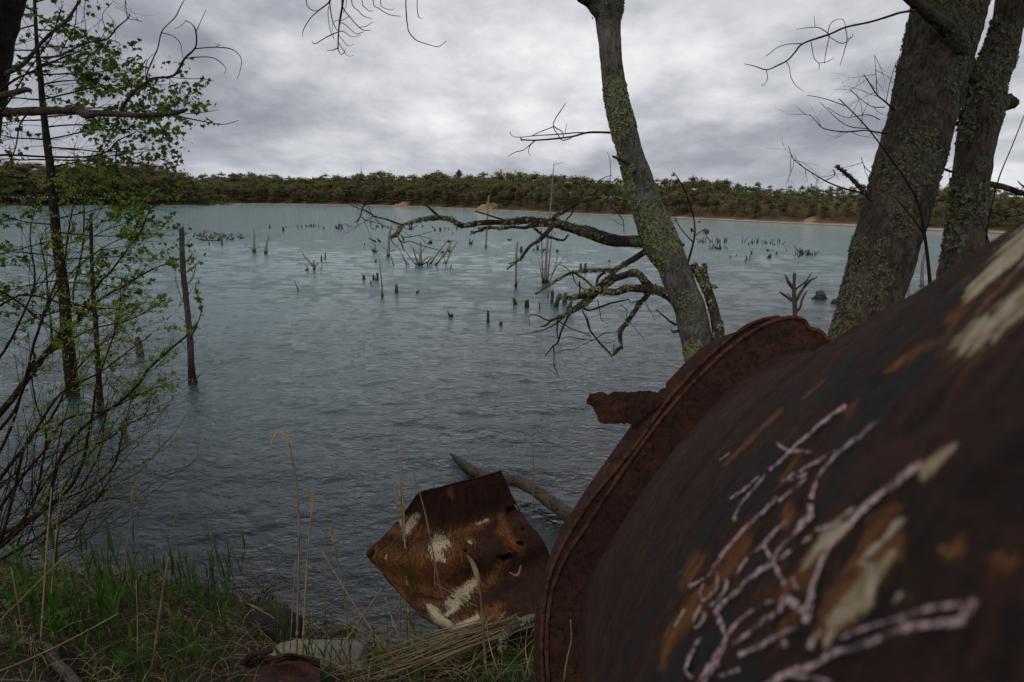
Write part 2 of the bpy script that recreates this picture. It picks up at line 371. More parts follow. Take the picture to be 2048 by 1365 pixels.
mb.build('lake_bed', M['litter'], kind='structure')
# ------------------------------------------------------------------ far shore
def ytop(px): return np.interp(px, [-600, 0, 380, 400, 450, 520, 600, 700, 760, 800, 870, 920, 1000, 1100, 1200, 1300, 1400, 1450, 1500, 1560, 1620, 1700, 1750, 1850, 1950, 2048, 2600], [352, 354, 357, 355, 352, 352, 355, 353, 349, 357, 350, 350, 350, 352, 358, 361, 360, 363, 369, 374, 374, 376, 368, 371, 371, 374, 378])
def ybase(px): return np.interp(px, [-600, 300, 500, 600, 800, 900, 1000, 1100, 1250, 1400, 1500, 1700, 1850, 2000, 2200, 2700], [404, 407, 408.5, 409.5, 413, 417, 422, 426.5, 432.5, 438.5, 443.5, 452.5, 460, 467, 477, 505])
def ptop(px): return np.interp(px, [-600, -100, 0, 60, 130, 200, 260, 320, 355, 385, 430, 490], [305, 318, 322, 330, 333, 328, 330, 336, 345, 360, 385, 405])
def pbase(px): return np.interp(px, [-600, 0, 250, 420, 493], [416, 413.5, 412, 411.3, 409.5])
# one land mesh per shore: columns follow the shoreline, rows run inland
def far_land(name, pxs, fb, inland, seedn, topf):
    pts = np.array([Wt(p, fb(p)+.35*vnoise(np.array([p*.03, 0, seedn]), seedn))[0] for p in pxs]); d = pts[:, :2]/np.linalg.norm(pts[:, :2], axis=1, keepdims=True)
    offs = np.array([-6, -1.5, 0, 1.2, 2.6, 3.4, 5, 7, 10, 14, 20, 30, 45, 70, 110, 180])
    offs = offs[offs <= inland]; V = []
    for o in offs:
        q = pts[:, :2]+d*o; nz = fbm(np.stack([q[:, 0]*.12, q[:, 1]*.12, q[:, 0]*0], -1), 3, seedn)
        zz = np.interp(o, [-6, 0, 1.2, 2.6, 5, 10, 30, 70, 180], [-.9, -.02, .10, .22, .75, 1.4, 2.0, 3.2, 4.0])+nz*np.interp(o, [0, 3, 10, 60], [0, .12, .45, .8])
        if name == 'near_headland': zz = -.25+(zz+.25)*np.clip((496-np.asarray(pxs))/110, 0, 1)**.7
        V.append(np.column_stack([q, zz]))
    V = np.array(V); m = MB(); m.add(V, grid_faces(len(offs), len(pxs)))
    def fn(k):
        g = geo(k); z = k.n('ShaderNodeSeparateXYZ', {0: g}).outputs[2]; a = k.noise(g, .5, 5, .65); b = k.noise(g, 2.5, 5, .7)
        zz = k.math('ADD', z, k.math('MULTIPLY', k.math('SUBTRACT', a, .5), .5))
        col = k.mix(k.ramp(zz, [(.06, 0), (.22, 1)]), k.mix(b, (.34, .28, .22), (.48, .41, .32)), k.mix(b, (.075, .050, .030), (.16, .10, .058)))
        col = k.mix(k.ramp(z, [(0, 1), (.06, 0)]), col, (.06, .05, .035)); return pbr(k, col, .95, b, .5, .1)
    o = m.build(name, mat('sandy_shore', fn), kind='structure')
    return pts, d, offs, V
PXM = np.arange(230, 2720, 8.); PXP = np.arange(-600, 494, 8.)
mainS = far_land('far_shore', PXM, ybase, 180, 21, ytop); promS = far_land('near_headland', PXP, pbase, 14, 22, ptop)
# pine variants: trunk + crown of layered needle tufts
def needlem(c1, c2):
    def fn(k):
        oi = k.n('ShaderNodeObjectInfo').outputs['Random']; g = geo(k); a = k.noise(g, .55, 4, .6); b = k.noise(g, .16, 2, .5)
        f = k.math('ADD', k.math('MULTIPLY', a, .8), k.math('MULTIPLY', b, .5)); f = k.math('ADD', f, k.math('MULTIPLY', oi, .18))
        cl = k.mix(k.ramp(f, [(.45, 0), (.92, 1)]), c1, c2)
        return k.n('ShaderNodeMixShader', {0: .38, 1: pbr(k, cl, .9), 2: k.n('ShaderNodeBsdfTranslucent', {'Color': cl}).outputs[0]}).outputs[0]
    return fn
M['pine'] = mat('pine_needles', needlem((.092, .092, .044), (.235, .215, .105)))
M['olive'] = mat('budding_hardwood', needlem((.135, .110, .066), (.26, .21, .125)))
M['yg'] = mat('yellow_green_leaves', needlem((.11, .15, .025), (.20, .25, .05)))
M['orange'] = mat('orange_buds', needlem((.16, .10, .045), (.26, .17, .08)))
M['shrubb'] = mat('shore_brush', needlem((.13, .10, .068), (.27, .21, .135)))
M['ftrunk'] = mat('far_trunk', bark((.03, .022, .018), (.09, .07, .06), 0, sc=.3))
def crown(seed, kind, ntuft=230):
    g = np.random.default_rng(seed); V = []; T = []
    if kind == 'pine':
        nl = g.integers(9, 14); hs = np.sort(g.uniform(.22, 1.0, nl)); C = []
        for h in hs:
            for k in range(g.integers(3, 6)):
                a = g.uniform(0, 6.28); R = .26*(1.08-h)**.55*g.uniform(.5, 1.25); C.append((math.cos(a)*R*.8, math.sin(a)*R*.8, h*.93+.02*g.normal(), .115*g.uniform(.7, 1.3), .034))
        C.append((0, 0, .97, .07, .05))
    elif kind == 'round':
        C = [(g.normal(0, .13), g.normal(0, .13), g.uniform(.35, .92), .12, .09) for _ in range(26)]
    else:
        C = [(g.normal(0, .3), g.normal(0, .3), g.uniform(.1, .75)*(1 if g.random() < .6 else .6), .2, .13) for _ in range(22)]
    C = np.array(C); n = ntuft*2 if kind != 'pine' else 1250
    i = g.integers(0, len(C), n); c = C[i, :3]+g.normal(0, 1, (n, 3))*np.stack([C[i, 3], C[i, 3], C[i, 4]], -1)*.62
    sz = g.uniform(.018, .048, n)*(1.0 if kind == 'pine' else 1.35)
    for q in range(2):
        a = g.normal(0, 1, (n, 3)); a[:, 2] *= .22; a /= np.linalg.norm(a, axis=1, keepdims=True); b = g.normal(0, 1, (n, 3)); b[:, 2] *= .45; b /= np.linalg.norm(b, axis=1, keepdims=True)
        v = np.stack([c-a*sz[:, None], c+a*sz[:, None], c+b*sz[:, None]*1.1], 1).reshape(-1, 3); base = 2*0+len(V)*0
        V.append(v)
    V = np.vstack(V); T = np.arange(len(V)).reshape(-1, 3); return V, T
def trunk_mesh(seed, kind):
    m = MB(); g = np.random.default_rng(seed+100); x, y = g.normal(0, .03, 2)
    tube(m, [(0, 0, -.12), (x*.5, y*.5, .4), (x, y, .93)], [.017, .013, .003], 5)
    for h in g.uniform(.2, .85, 7):
        a = g.uniform(0, 6.28); L = .2*(1.1-h); tube(m, [(x*h, y*h, h), (x*h+math.cos(a)*L, y*h+math.sin(a)*L, h+.04)], [.005, .001], 3)
    return m
VAR = {k: [(crown(40+i, k), trunk_mesh(40+i, k)) for i in range(nv)] for k, nv in (('pine', 10), ('round', 3), ('bush', 4))}
CM = {}
def crown_mesh(kind, i, mk):
    if (kind, i, mk) not in CM:
        (V, T), tm = VAR[kind][i]; m = MB(); m.add(V, None, T); CM[kind, i, mk] = (m.mesh('crown', M[mk], smooth=False), tm.mesh('trunk', M['ftrunk']))
    return CM[kind, i, mk]
allpos = []
def far_tree(x, y, z, h, kind, mk, name, label, cat, group, wf=1.0):
    i = rng.integers(0, len(VAR[kind])); cm, tm = crown_mesh(kind, i, mk)
    e = empty(name, (x, y, z-.1), label, cat, group); e.rotation_euler = (0, 0, rng.uniform(0, 6.28)); e.scale = (h*wf, h*wf, h)
    for nm, me in (('crown', cm), ('trunk', tm)):
        if nm == 'trunk' and kind == 'bush': continue
        o = bpy.data.objects.new(nm, me); S.collection.objects.link(o); o.parent = e
    return e
def land_z(sh, j, o): return float(np.interp(o, sh[2], sh[3][:, j, 2]))
def plant_wood(sh, pxs, fb, ft, rows, frontk, name, label, group, stepf, nmax, minh=2.2):
    cand = []; pts, d, offs, V = sh
    for ri, o in enumerate(rows):
        px = pxs[0]
        while px < pxs[-1]:
            j = int(np.clip(round((px-pxs[0])/8), 0, len(pxs)-1)); oo = o+rng.uniform(-1.8, 1.8); q = pts[j, :2]+d[j]*oo
            rr = math.hypot(*q); D = rr*math.cos(math.atan2(q[0], q[1])); zg = land_z(sh, j, oo)
            yy = ybl = fb(px); yt = ft(px); f = min(1, (ri+.4)/(len(rows)-1.0))**.75
            tgt = yy+(yt-yy)*(frontk+(1-frontk)*f)+rng.normal(0, 2.6)-(4 if rng.random() < .07 else 0)+2.2*math.sin(px*.021+ri)
            if ri == len(rows)-1: tgt = max(tgt, yt-4.5)
            yh = 390+.0098*(px-1024); zt = H0+(yh-tgt)/FPX*D*1.02; h = zt-zg
            if h > 1.6: cand.append((rr, px, q, zg, max(h, minh), ri))
            px += max(4.0, stepf/D*FPX*rng.uniform(.65, 1.25))
    return cand
def tree_mix(px, ri):
    u = rng.random()
    if u < .80: return 'pine', 'pine'
    if u < .93: return 'round', 'olive'
    if u < .965: return 'round', 'yg' if ri > 1 else 'olive'
    return 'round', 'orange' if ri > 3 else 'olive'
c1 = plant_wood(mainS, PXM, ybase, ytop, [4.5, 7, 10, 14, 19, 25, 32, 40, 50], .50, 'pine_tree', '', '', 2.2, 0)
c2 = plant_wood(promS, PXP, pbase, ptop, [2.5, 4.5, 7, 9.5, 12], .62, 'pine_tree', '', '', 2.0, 0)
stuff = {'pine': MB(), 'olive': MB(), 'yg': MB(), 'orange': MB()}; stuff_t = MB(); nind = 0
KL = {('pine', 'pine'): ('pine_tree', 'olive green pine with layered boughs at the edge of the wood across the lake', 'pine', 'pines along the far shore'),
      ('round', 'olive'): ('hardwood_tree', 'brownish hardwood just coming into bud among the pines across the lake', 'tree', 'budding hardwoods in the far wood'),
      ('round', 'yg'): ('hardwood_tree', 'yellow green leafing hardwood among the pines across the lake', 'tree', 'yellow green hardwoods in the far wood'),
      ('round', 'orange'): ('hardwood_tree', 'orange tinted budding hardwood rising from the wood across the lake', 'tree', 'orange hardwoods in the far wood')}
quota = {('pine', 'pine'): 285, ('round', 'olive'): 80, ('round', 'yg'): 40, ('round', 'orange'): 40}
for rr, px, q, zg, h, ri in sorted(c1+c2, key=lambda c: c[5]*30+c[0]*.1):
    kind, mk = tree_mix(px, ri)
    if -60 < px < 2110 and quota[kind, mk] > 0:
        quota[kind, mk] -= 1; nm, lb, ct, gr = KL[kind, mk]
        zone = 'on the headland at left' if rr < 170 and px < 500 else 'between the headland and the orange sand bluffs' if px < 800 else 'between the sand bluffs and the leaning trunk' if px < 1290 else 'between the leaning and the thickest trunk' if px < 1740 else 'behind the two trunks at right'
        lb = {'pine': 'olive green pine with layered boughs', 'olive': 'brownish hardwood in bud', 'yg': 'yellow green leafing hardwood', 'orange': 'orange tinted hardwood in bud'}[mk]+', far shore, '+zone; gr += ', '+zone
        far_tree(q[0], q[1], zg, h, kind, mk, nm, lb, ct, gr, wf=rng.uniform(.85, 1.2)*(6/max(h, 4.5))**.25*1.05)
    else:
        (V, T), tm = VAR[kind][rng.integers(0, len(VAR[kind]))]; T2 = T
        if len(T) > 500: keep = rng.random(len(T)) < .62; T2 = T[keep]; V = V.reshape(-1, 3, 3)[keep].reshape(-1, 3); T2 = np.arange(len(V)).reshape(-1, 3)
        a = rng.uniform(0, 6.28); ca, sa = math.cos(a), math.sin(a); w_ = h*rng.uniform(.85, 1.2)
        v = np.column_stack([(V[:, 0]*ca-V[:, 1]*sa)*w_+q[0], (V[:, 0]*sa+V[:, 1]*ca)*w_+q[1], V[:, 2]*h+zg-.1]); stuff[mk].add(v, None, T2)
        tube(stuff_t, [(q[0], q[1], zg-.4), (q[0], q[1], zg+h*.9)], [h*.014, .01], 4)
for mk, m in stuff.items(): m.build('far_wood', M[mk], kind='stuff', smooth=False, label={'pine': 'mass of olive pines filling the wood across the lake', 'olive': 'mass of brownish budding trees in the wood across the lake', 'yg': 'scattered yellow green crowns deep in the wood across the lake', 'orange': 'scattered orange tinted crowns deep in the wood across the lake'}[mk])
stuff_t.build('far_wood_trunks', M['ftrunk'], kind='stuff', label='dark trunks inside the wood across the lake')
# shoreline brush and dead reeds: nobody could count them
def brush(sh, pxs, offs, mk, step, hh, name, label, cond=lambda p: True):
    m = MB()
    for o in offs:
        for px in np.arange(pxs[0], pxs[-1], step):
            p = px+rng.uniform(-step, step)
            if not cond(p): continue
            j = int(np.clip(round((p-pxs[0])/8), 0, len(pxs)-1)); oo = o+rng.uniform(-.7, .7); q = sh[0][j, :2]+sh[1][j]*oo+rng.normal(0, .3, 2)
            (V, T), tm = VAR['bush'][rng.integers(0, 4)]; keep = rng.random(len(T)) < .35; V = V.reshape(-1, 3, 3)[keep].reshape(-1, 3)
            h = hh*rng.uniform(.5, 1.3); m.add(V*[h, h, h]+[q[0], q[1], land_z(sh, j, oo)-.1], None, np.arange(len(V)).reshape(-1, 3))
    m.build(name, M[mk], kind='stuff', smooth=False, label=label)
brush(mainS, PXM, [3.6, 5], 'shrubb', 9, 1.25, 'shore_brush', 'tan and brown brush along the far shore')
brush(mainS, PXM, [5.5, 8], 'olive', 14, 1.7, 'shore_brush', 'dull green brush along the far shore')
brush(mainS, PXM, [4, 6], 'yg', 60, 1.6, 'shore_brush', 'yellow green bushes scattered along the far shore', lambda p: rng.random() < .5)
brush(promS, PXP, [2.2, 3.2], 'shrubb', 10, 1.1, 'shore_brush', 'brown brush along the headland shore')
# singled-out trees and bluffs
def at_main(px, off, ytopp, kind, mk, name, label, cat, wf=1.):
    j = int(round((px-PXM[0])/8)); q = mainS[0][j, :2]+mainS[1][j]*off; D = q[1]; zg = land_z(mainS, j, off); yh = 390+.0098*(px-1024)
    h = H0+(yh-ytopp)/FPX*D*1.02-zg; far_tree(q[0], q[1], zg, h, kind, mk, name, label, cat, None, wf)
at_main(1195, 3.6, 396, 'round', 'yg', 'hardwood_tree', 'bright yellow green young tree on the far shore beside the leaning trunk', 'tree', 1.0)
at_main(880, 40, 345, 'round', 'orange', 'hardwood_tree', 'broad orange brown crown rising above the pines, centre of the far wood', 'tree', 1.5)
at_main(922, 42, 343, 'pine', 'pine', 'pine_tree', 'small dark pine top standing above the wood beside the orange crown', 'pine', .6)
at_main(478, 12, 368, 'round', 'yg', 'hardwood_tree', 'light green hardwood behind the tip of the headland', 'tree', .9)
at_main(1040, 45, 347, 'round', 'yg', 'hardwood_tree', 'pale yellow green crown above the pines right of the tall thin pole', 'tree', 1.2)
def bluff(px, off, w_, h, label):
    j = int(round((px-PXM[0])/8)); c = mainS[0][j, :2]; d = mainS[1][j]; t = np.array([d[1], -d[0]]); m = MB(); nu, nv = 26, 12; V = []
    for a in np.linspace(0, 1, nv):
        for b in np.linspace(-1, 1, nu):
            q = c+d*(off+a*2.2)+t*b*w_*(1-.35*a); z = h*(a**.7)*max(0, 1-abs(b)**2.2*(.75+.25*math.sin(b*9+px)))-.15+.3*a; V.append((*q, z))
    V = np.array(V); V += (fbm(V*1.3, 3, 5)*.22)[:, None]*np.array([d[0], d[1], .5]); m.add(V, grid_faces(nv, nu))
    def fn(k):
        g = geo(k); a = k.noise(g, 1.6, 5, .65); return pbr(k, k.mix(k.ramp(a, [(.3, 0), (.7, 1)]), (.15, .085, .045), (.38, .255, .15)), .95, a, .6, .1)
    o = m.build('sand_bluff', mat('orange_sand', fn), kind='structure'); o['label'] = label
bluff(812, 2.0, 4.6, 1.15, 'orange eroded sand bluff left of the thin poles'); bluff(985, 1.9, 4.8, 1.35, 'orange eroded sand bluff behind the tallest thin poles'); bluff(1632, 2.2, 2.2, .9, 'pale eroded sand patch on the right of the far shore')

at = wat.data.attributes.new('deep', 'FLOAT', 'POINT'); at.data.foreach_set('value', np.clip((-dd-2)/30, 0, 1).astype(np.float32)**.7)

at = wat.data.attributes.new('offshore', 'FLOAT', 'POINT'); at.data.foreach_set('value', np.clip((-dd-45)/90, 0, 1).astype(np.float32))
# ------------------------------------------------------------------ drowned stumps and snags
def stump_mesh(m, px, yb, yt, wpx, tilt=0.0, sharp=.5, seed=0, Wb=None):
    b, D = Wt(px, yb); h = (yb-yt)*D/FPX; rr = wpx*D/FPX/2; n = 9; g = np.random.default_rng(seed+int(px*7)); ax = np.array([tilt, g.normal(0, .05), 0])
    levels = np.array([-.45/max(h, .1) if h > .1 else -3, 0, .25, .5, .75, .95]); th = np.arange(n)/n*2*math.pi; V = []
    jag = g.uniform(-.35, .15, n)*sharp; pk = g.uniform(0, 6.28); jag -= sharp*.35*(1-np.cos(th-pk))
    for li, l in enumerate(levels):
        t = max(l, 0); R = rr*(1.18 if l <= 0 else 1.08-.35*t*sharp-.05*t)*(1+.16*g.normal(0, 1, n))
        z = l*h+(jag*h*.6*t**2)
        V.append(np.stack([b[0]+np.cos(th)*R+ax[0]*t*h, b[1]+np.sin(th)*R+ax[1]*t*h, z], -1))
    V = np.array(V).reshape(-1, 3); c = V[-n:].mean(0)-[0, 0, h*.12]; V = np.vstack([V, c]); k = len(levels)
    m.add(V, grid_faces(k, n, True), [((k-1)*n+i, (k-1)*n+(i+1) % n, k*n) for i in range(n)]); return b, D
def stump(px, yb, yt, w_, label, group=None, tilt=0., sharp=.5, pole=None, twigs=(), name='tree_stump', cat='stump'):
    m = MB(); b, D = stump_mesh(m, px, yb, yt, w_, tilt, sharp)
    if pole: a = parse(pole); limb(m, a, D, n=5, sub=2, bump=.1)
    for t in twigs: limb(m, t, D, (2.0, 1.0) if t.count(',') < 2*len(t.split())  else None, n=4, sub=2) if t.split()[0].count(',') == 1 else limb(m, t, D, n=4, sub=2)
    return solo(m, name, M['stump'] if not pole else M['dead'], (b[0], b[1], 0), label, cat, group)
ST = [ # px, y base, y top, width, tilt, label
 (566.6, 462.6, 454, 4, 0, 'small dark stump standing alone just right of the brush pile, far back'), (539, 457, 450, 3, .2, 'small far stump with a stick lying on the water at its foot'),
 (727.6, 559, 549, 6, 0, 'squat pointed stump left of a row of three thin ones, middle of the lake'), (793, 585, 566, 6.5, 0, 'tall narrow pointed stump right of the thin whip-like pole'),
 (834, 586.5, 578, 5.5, .5, 'short stump leaning to the right, beside the narrow pointed stump'), (976, 645, 619, 5.5, 0, 'upright post-like stump nearest in the centre, mossy at the waterline'),
 (1001.5, 649.5, 643, 6, 0, 'tiny block-like stump right of the post-like stump'), (1030, 609, 594, 7, -.15, 'blunt stump at the foot of the tall bare post'),
 (1053.5, 614, 597, 9, 0, 'broad square-topped stump with a green waterline'), (1112, 613, 584, 9, .25, 'thick leaning stump behind the branch tip, with a green waterline'),
 (1129.7, 606, 585, 9, 0, 'broad stump half hidden behind the broken branch tip'), (1138, 620, 598, 10, .2, 'pointed broad stump, right end of the near stump cluster'),
 (1104, 606, 575, 6, 0, 'spiky stump behind the thick leaning one'), (1161.4, 539, 525, 4.5, 0, 'left one of the two upright stumps above the branch'), (1170.7, 540, 524, 5.5, 0, 'right one of the two upright stumps above the branch'),
 (1042.5, 504, 492, 6, 0, 'dark stump with a spike, behind the tall bare post'), (1075, 500, 490.5, 5, 0, 'rounded stump left of the clump of dead poles'), (1114, 504, 498.5, 5, 0, 'small stump right of the clump of dead poles'),
 (860, 487.5, 481, 8, .3, 'square stump standing above the big brush cluster'), (898, 485, 480, 6, 0, 'low stump behind the right arm of the big brush cluster'), (898.5, 504, 499.5, 5, 0, 'low stump among the right arms of the big brush cluster'),
 (884, 505.5, 502, 6, .6, 'low broken root just left of the right arms of the big brush cluster'), (1538, 516, 508.5, 7, .3, 'lopsided stump alone in open water right of the leaning tree'),
 (1640, 598.5, 580, 21, -.1, 'large dark triangular stump between the flange and the big trunk'), (1674, 607.5, 597, 18, 0, 'low dark stump partly behind the big lichen-covered trunk'),
 (444, 490, 479, 3.5, 0, 'thin stump at the front of the brush pile'), (643, 523, 510, 3, 0, 'thin straight stub right of the forked snag'), (747, 560, 549, 3.5, 0, 'left one of three thin stubs in a row, middle of the lake'),
 (755, 560, 544, 4.5, 0, 'tallest of the three thin stubs in a row, middle of the lake'), (1068, 501.5, 497, 3, 0, 'tiny stub left of the rounded stump'), (281, 711, 665, 13, -.1, 'dark jagged stump between the thin dead trunk and the knobbly pole')]
for px, yb, yt, w_, tl, lb in ST: stump(px, yb, yt, w_, lb, 'drowned stumps', tl, sharp=.9 if 'triang' in lb or 'point' in lb or 'jagged' in lb else .45)
TINY = [(596, 457, 449, 1.8), (604, 456, 449, 1.5), (612, 454.5, 449, 2), (617, 454, 450, 2), (623, 454, 447, 2.5), (627, 454, 447.5, 2.5), (632, 453, 449, 1.5), (648, 457.5, 453, 2.5), (673, 458, 450, 3), (677.5, 458, 447, 3.2), (684, 458, 448.5, 3),
 (638, 455, 451, 1.5), (572, 455, 452.5, 2), (379, 503, 499, 2.2), (390, 503, 499, 2.2), (419, 490.5, 484, 2.2), (650, 518, 506, 2.2), (742, 568.5, 560.6, 2.2), (751, 560.5, 553, 1.8), (751, 524.5, 517, 2.6), (1079, 618.5, 603, 2.2), (1096, 595.5, 579, 1.8), (901, 538, 528, 1.8),
 (752.7, 455, 450, 2), (756.5, 455, 450, 2), (765, 455.5, 448, 3.4), (775, 456, 453, 2), (796.6, 456, 452, 2), (819.5, 458.5, 450, 2.6), (823, 458.5, 449.6, 3), (845, 454, 450, 2.6), (866, 456, 453, 2.4), (869.6, 461.8, 456.5, 3.6), (880.6, 462, 454, 3.6), (890, 461, 455, 1.6), (897, 460, 454, 1.4), (913.5, 460, 452, 2.2), (957, 459, 454.5, 2.4), (960.5, 459, 454, 3.2), (941, 470, 467, 2), (905, 467, 463, 1.5),
 (1505, 487.5, 482.5, 2.4), (1532, 487.5, 482.5, 3.6), (1497, 490, 484, 1.6), (1541, 487.5, 484.5, 3), (1549, 490.5, 487, 2.4), (1536, 502, 498.8, 5), (1552.5, 509.5, 502, 2.4), (1503, 509, 500, 2.6), (1460.6, 515.5, 511, 1.8), (1473, 511.5, 508, 1.6), (1597, 514.5, 511, 2.6), (1545, 502, 500, 2), (1573, 501, 498, 1.6), (1625, 598.5, 594, 2.4), (729, 490, 486, 2), (1219, 523.5, 520.5, 3.5), (207, 512, 497, 7), (283, 524, 517, 4), (327, 778, 771, 2)]
for px, yb, yt, w_ in TINY:
    z_ = 'beside the maple and the knobbly pole' if px < 360 else 'near the wide brush pile at left' if px < 500 else 'in the farthest row right of the brush pile' if px < 700 and yb < 480 else 'in the farthest row behind the arching limb' if px < 980 and yb < 480 else 'right of the leaning tree' if px > 1300 else 'in mid lake among the larger stumps'
    stump(px, yb, yt, w_*1.15, 'small dark stub barely breaking the surface '+z_, 'small stubs '+z_, rng.normal(0, .12))
def snag(strs, base, label, cat='snag', name='dead_snag', matn='dead', D=None, group=None, tw=0, parts=None, sub=2, jit=.0):
    b, D0 = Wt(*base); D = D or D0; m = MB()
    for i, s in enumerate(strs):
        a = parse(s); p = limb(m, a, (D, D+random.uniform(-jit, jit)), n=5, sub=sub, bump=.12, seed=i)
        if tw and i < tw[1]:
            for k in range(tw[0]):
                j = rng.integers(1, len(p)); d = rng.normal(0, 1, 3); d[2] = abs(d[2])*.4; twig(m, p[j, :3], d, tw[2]*D/FPX, .9*D/FPX/2, 1, n=3)
    return solo(m, name, M[matn], (b[0], b[1], 0), label, cat, group)
snag(['508,512,7 508,497,7.5 508,489,5 508,470,2.4 507.5,453,1.6', '508,500,1.6 496,494,1.5 488,491,1', '508,500,1.6 519,494,1.2', '508,480,1.6 512,470,1'], (508, 505), 'thin pole rising from a dark stump, left of a shorter forked one', 'dead trunk', 'drowned_pole')
snag(['532,514,8 532,500,7 533,490,4 536,480,2.4 538,472,1.6', '535,483,1.4 541,477,1', '534,488,1.4 530,480,1'], (532, 508), 'short ragged pole rising from a dark stump, right one of the pair', 'dead trunk', 'drowned_pole')
snag(['764.7,600,6 764.7,585,5 764,575,3.5 761,540,2.2 757,509,1.4', '764,577,1.4 767,570,1'], (764.7, 595), 'tall thin whip-like pole leaning left on a small stump', 'dead trunk', 'drowned_pole')
snag(['776.5,520,8 777,505,6.5 778,485,5 779,470,5 783,451,3.6', '777,504,2 767,495,1.5 762,491,1', '777,505,2 788,500,1.4 790,497,1', '776,507,1.6 766,503,1'], (777, 514), 'pale thick pole with spreading roots behind the branch twigs', 'dead trunk', 'drowned_pole')
snag(['972,505,4.5 972.5,480,4.4 975,440,4.2 977.4,391,2.6', '973,470,3.4 974.5,440,3 974.8,403,2'], (972.5, 496), 'tall pale pole with a split top against the sand bluff', 'dead trunk', 'drowned_pole')
snag(['1032,584,6.5 1032.5,540,5.5 1033,510,5 1035,484,4', '1032,572,1.6 1039,560,1.3 1042,550,1'], (1032, 575), 'bare greyish post with one twig at its foot', 'dead trunk', 'drowned_pole')
snag(['1090,576,8 1091,550,6.5 1094,500,4.6 1100,430,3.6 1104,380,2.6 1107.5,330,1.4', '1085,574,5 1085.5,540,3.4 1083.5,490,2.6 1083,450,1.8', '1094,574,5 1098,530,3.4 1103,480,2.6 1105,445,1.8', '1087,574,4 1081,540,2 1076,510,1.4', '1096,572,3 1108,540,1.8 1118,500,1.2', '1097,570,3 1104,552,1.6 1116,530,1'], (1091, 567), 'clump of tall fine dead poles with feathery side twigs beside the main limb', 'dead tree', 'dead_clump', tw=(11, 4, 26), jit=.4)
snag(['628.6,548,6 628.5,535,4.4 627.5,520,3', '628,535,3.4 618,523,3 609,513,2.6 603.7,504,1.8', '629,535,2.6 634,530,2.6 636,525,1.6', '622,532,1.6 627,526,1.2', '617,540,2.6 614,536,2.2 612,529,1.6', '617,540,2.4 610,540,1.6', '645,535,1.0 641,540,2.2'], (628.6, 541), 'forked snag with one long arm reaching left, in open water', 'snag')
snag(['589,562,1.8 592,570,2 596,577,2.2 595,584,1.6'], (596, 582), 'single curved twig sticking out of open water', 'twig', 'lone_twig')
snag(['894.6,621.5,2 897,627,3.4 901,633,7 906,632,4', '905,632,4 904,626,2'], (901, 634), 'horned stub of root near the centre of the lake', 'stump', 'tree_stump', 'stump')
snag(['750,512,6 750,500,4 750,488,2', '749,506,3 745,497,2 742,492,1.4', '752,506,3 756,499,1.5', '747,505,2 742,498,1'], (750, 505), 'star-shaped stub left of the pale thick pole', 'snag')
snag(['737,475,2 742,479,4 752,483.5,3'], (745, 484), 'short pale log lying at the surface, left one of the pair', 'log', 'floating_log'); snag(['754,477,2.6 757,481,4.4 762,483.5,3'], (758, 484), 'short dark log lying at the surface, right one of the pair', 'log', 'floating_log')
snag(['803,471,3 806,477,5 809,481,3'], (806, 481), 'upturned root behind the branch twigs left of the square stump', 'root', 'drowned_root')
snag(['940,494,5 939.5,485,3.4 939,477,2', '941,492,5 944,485,4 947.5,478,2'], (940.5, 489), 'V-shaped snag left of the tall split-topped pole', 'snag')
snag(['1019,483,4 1018,478,2', '1019,483,3 1024,476,1.5', '1019,483,3 1014,478,1.4'], (1019, 481), 'small star-shaped stub right of the split-topped pole', 'snag')
snag(['1081,503,4 1086,501,5 1092,497,3'], (1086, 503), 'short log lying at the foot of the clump of dead poles', 'log', 'floating_log')
snag(['782,508,1.2 784,520,1.8 787.5,531,2.2'], (787, 530), 'thin crooked twig right of the pale thick pole', 'twig', 'lone_twig')
snag(['1491,511,3 1493,515,3.4 1493,519,3.4 1489,523,2'], (1492, 522), 'wavy root sticking up in open water right of the leaning tree', 'root', 'drowned_root')
snag(['1499.8,508,1.8 1500,516,2 1499.5,521,2'], (1499.6, 520), 'thin upright twig beside the wavy root', 'twig', 'lone_twig')
snag(['841,540,8 841.5,520,6.5 841.5,500,4.6 841,483,3', '838,533,4 834,520,3 829,508,2.4 826,497,1.8', '814,531,3 806,514,2.2 798,497,1.4', '833,531,3 820,515,2.4 810,501,1.6', '843,528,3 850,520,2.2 860,512,1.4', '844,530,3.4 855,524,2.4 864,517,1.6', '841,514,2 832,503,1.8 816,486,1.2', '842,505,1.8 850,497,1.6 854,490,1', '818,530,2.6 813,523,1.8 800,518,1.2', '837,532,3 831,518,2 831,505,1.4'], (841.6, 532), 'big spiky snag at the centre of the brush cluster in mid lake', 'snag', tw=(3, 5, 14), jit=.5)
snag(['859,529,3.4 872,512,2.8 885,494,2.4 895,482,1.8', '870.5,531,3.6 883,517,3 892,507,2.6 900,496,2', '872,531,3 890,506,3 904.7,483,1.8', '891.6,530,3 899,510,3 908,494,2.4 915.5,484,1.6', '891,528,2.4 888,514,1.8', '855,532,3 857,522,2 866,514,1.2', '884,533,1.4 889,522,1.2', '862,529,1.6 868,520,1'], (875, 531), 'fan of bare arms leaning right, right half of the brush cluster in mid lake', 'snag', tw=(2, 5, 10), jit=.5)
gb = np.random.default_rng(3)
def bpart(par, s, D, **k): m_ = MB(); limb(m_, s, D, **k); m_.build('branch', M[par[1]], par[0])
bp = (empty('brush_pile', (*Wt(432, 481)[0][:2], 0), 'wide tangle of bare pale branches lying in the water, left of the lake', 'brush pile'), 'dead')
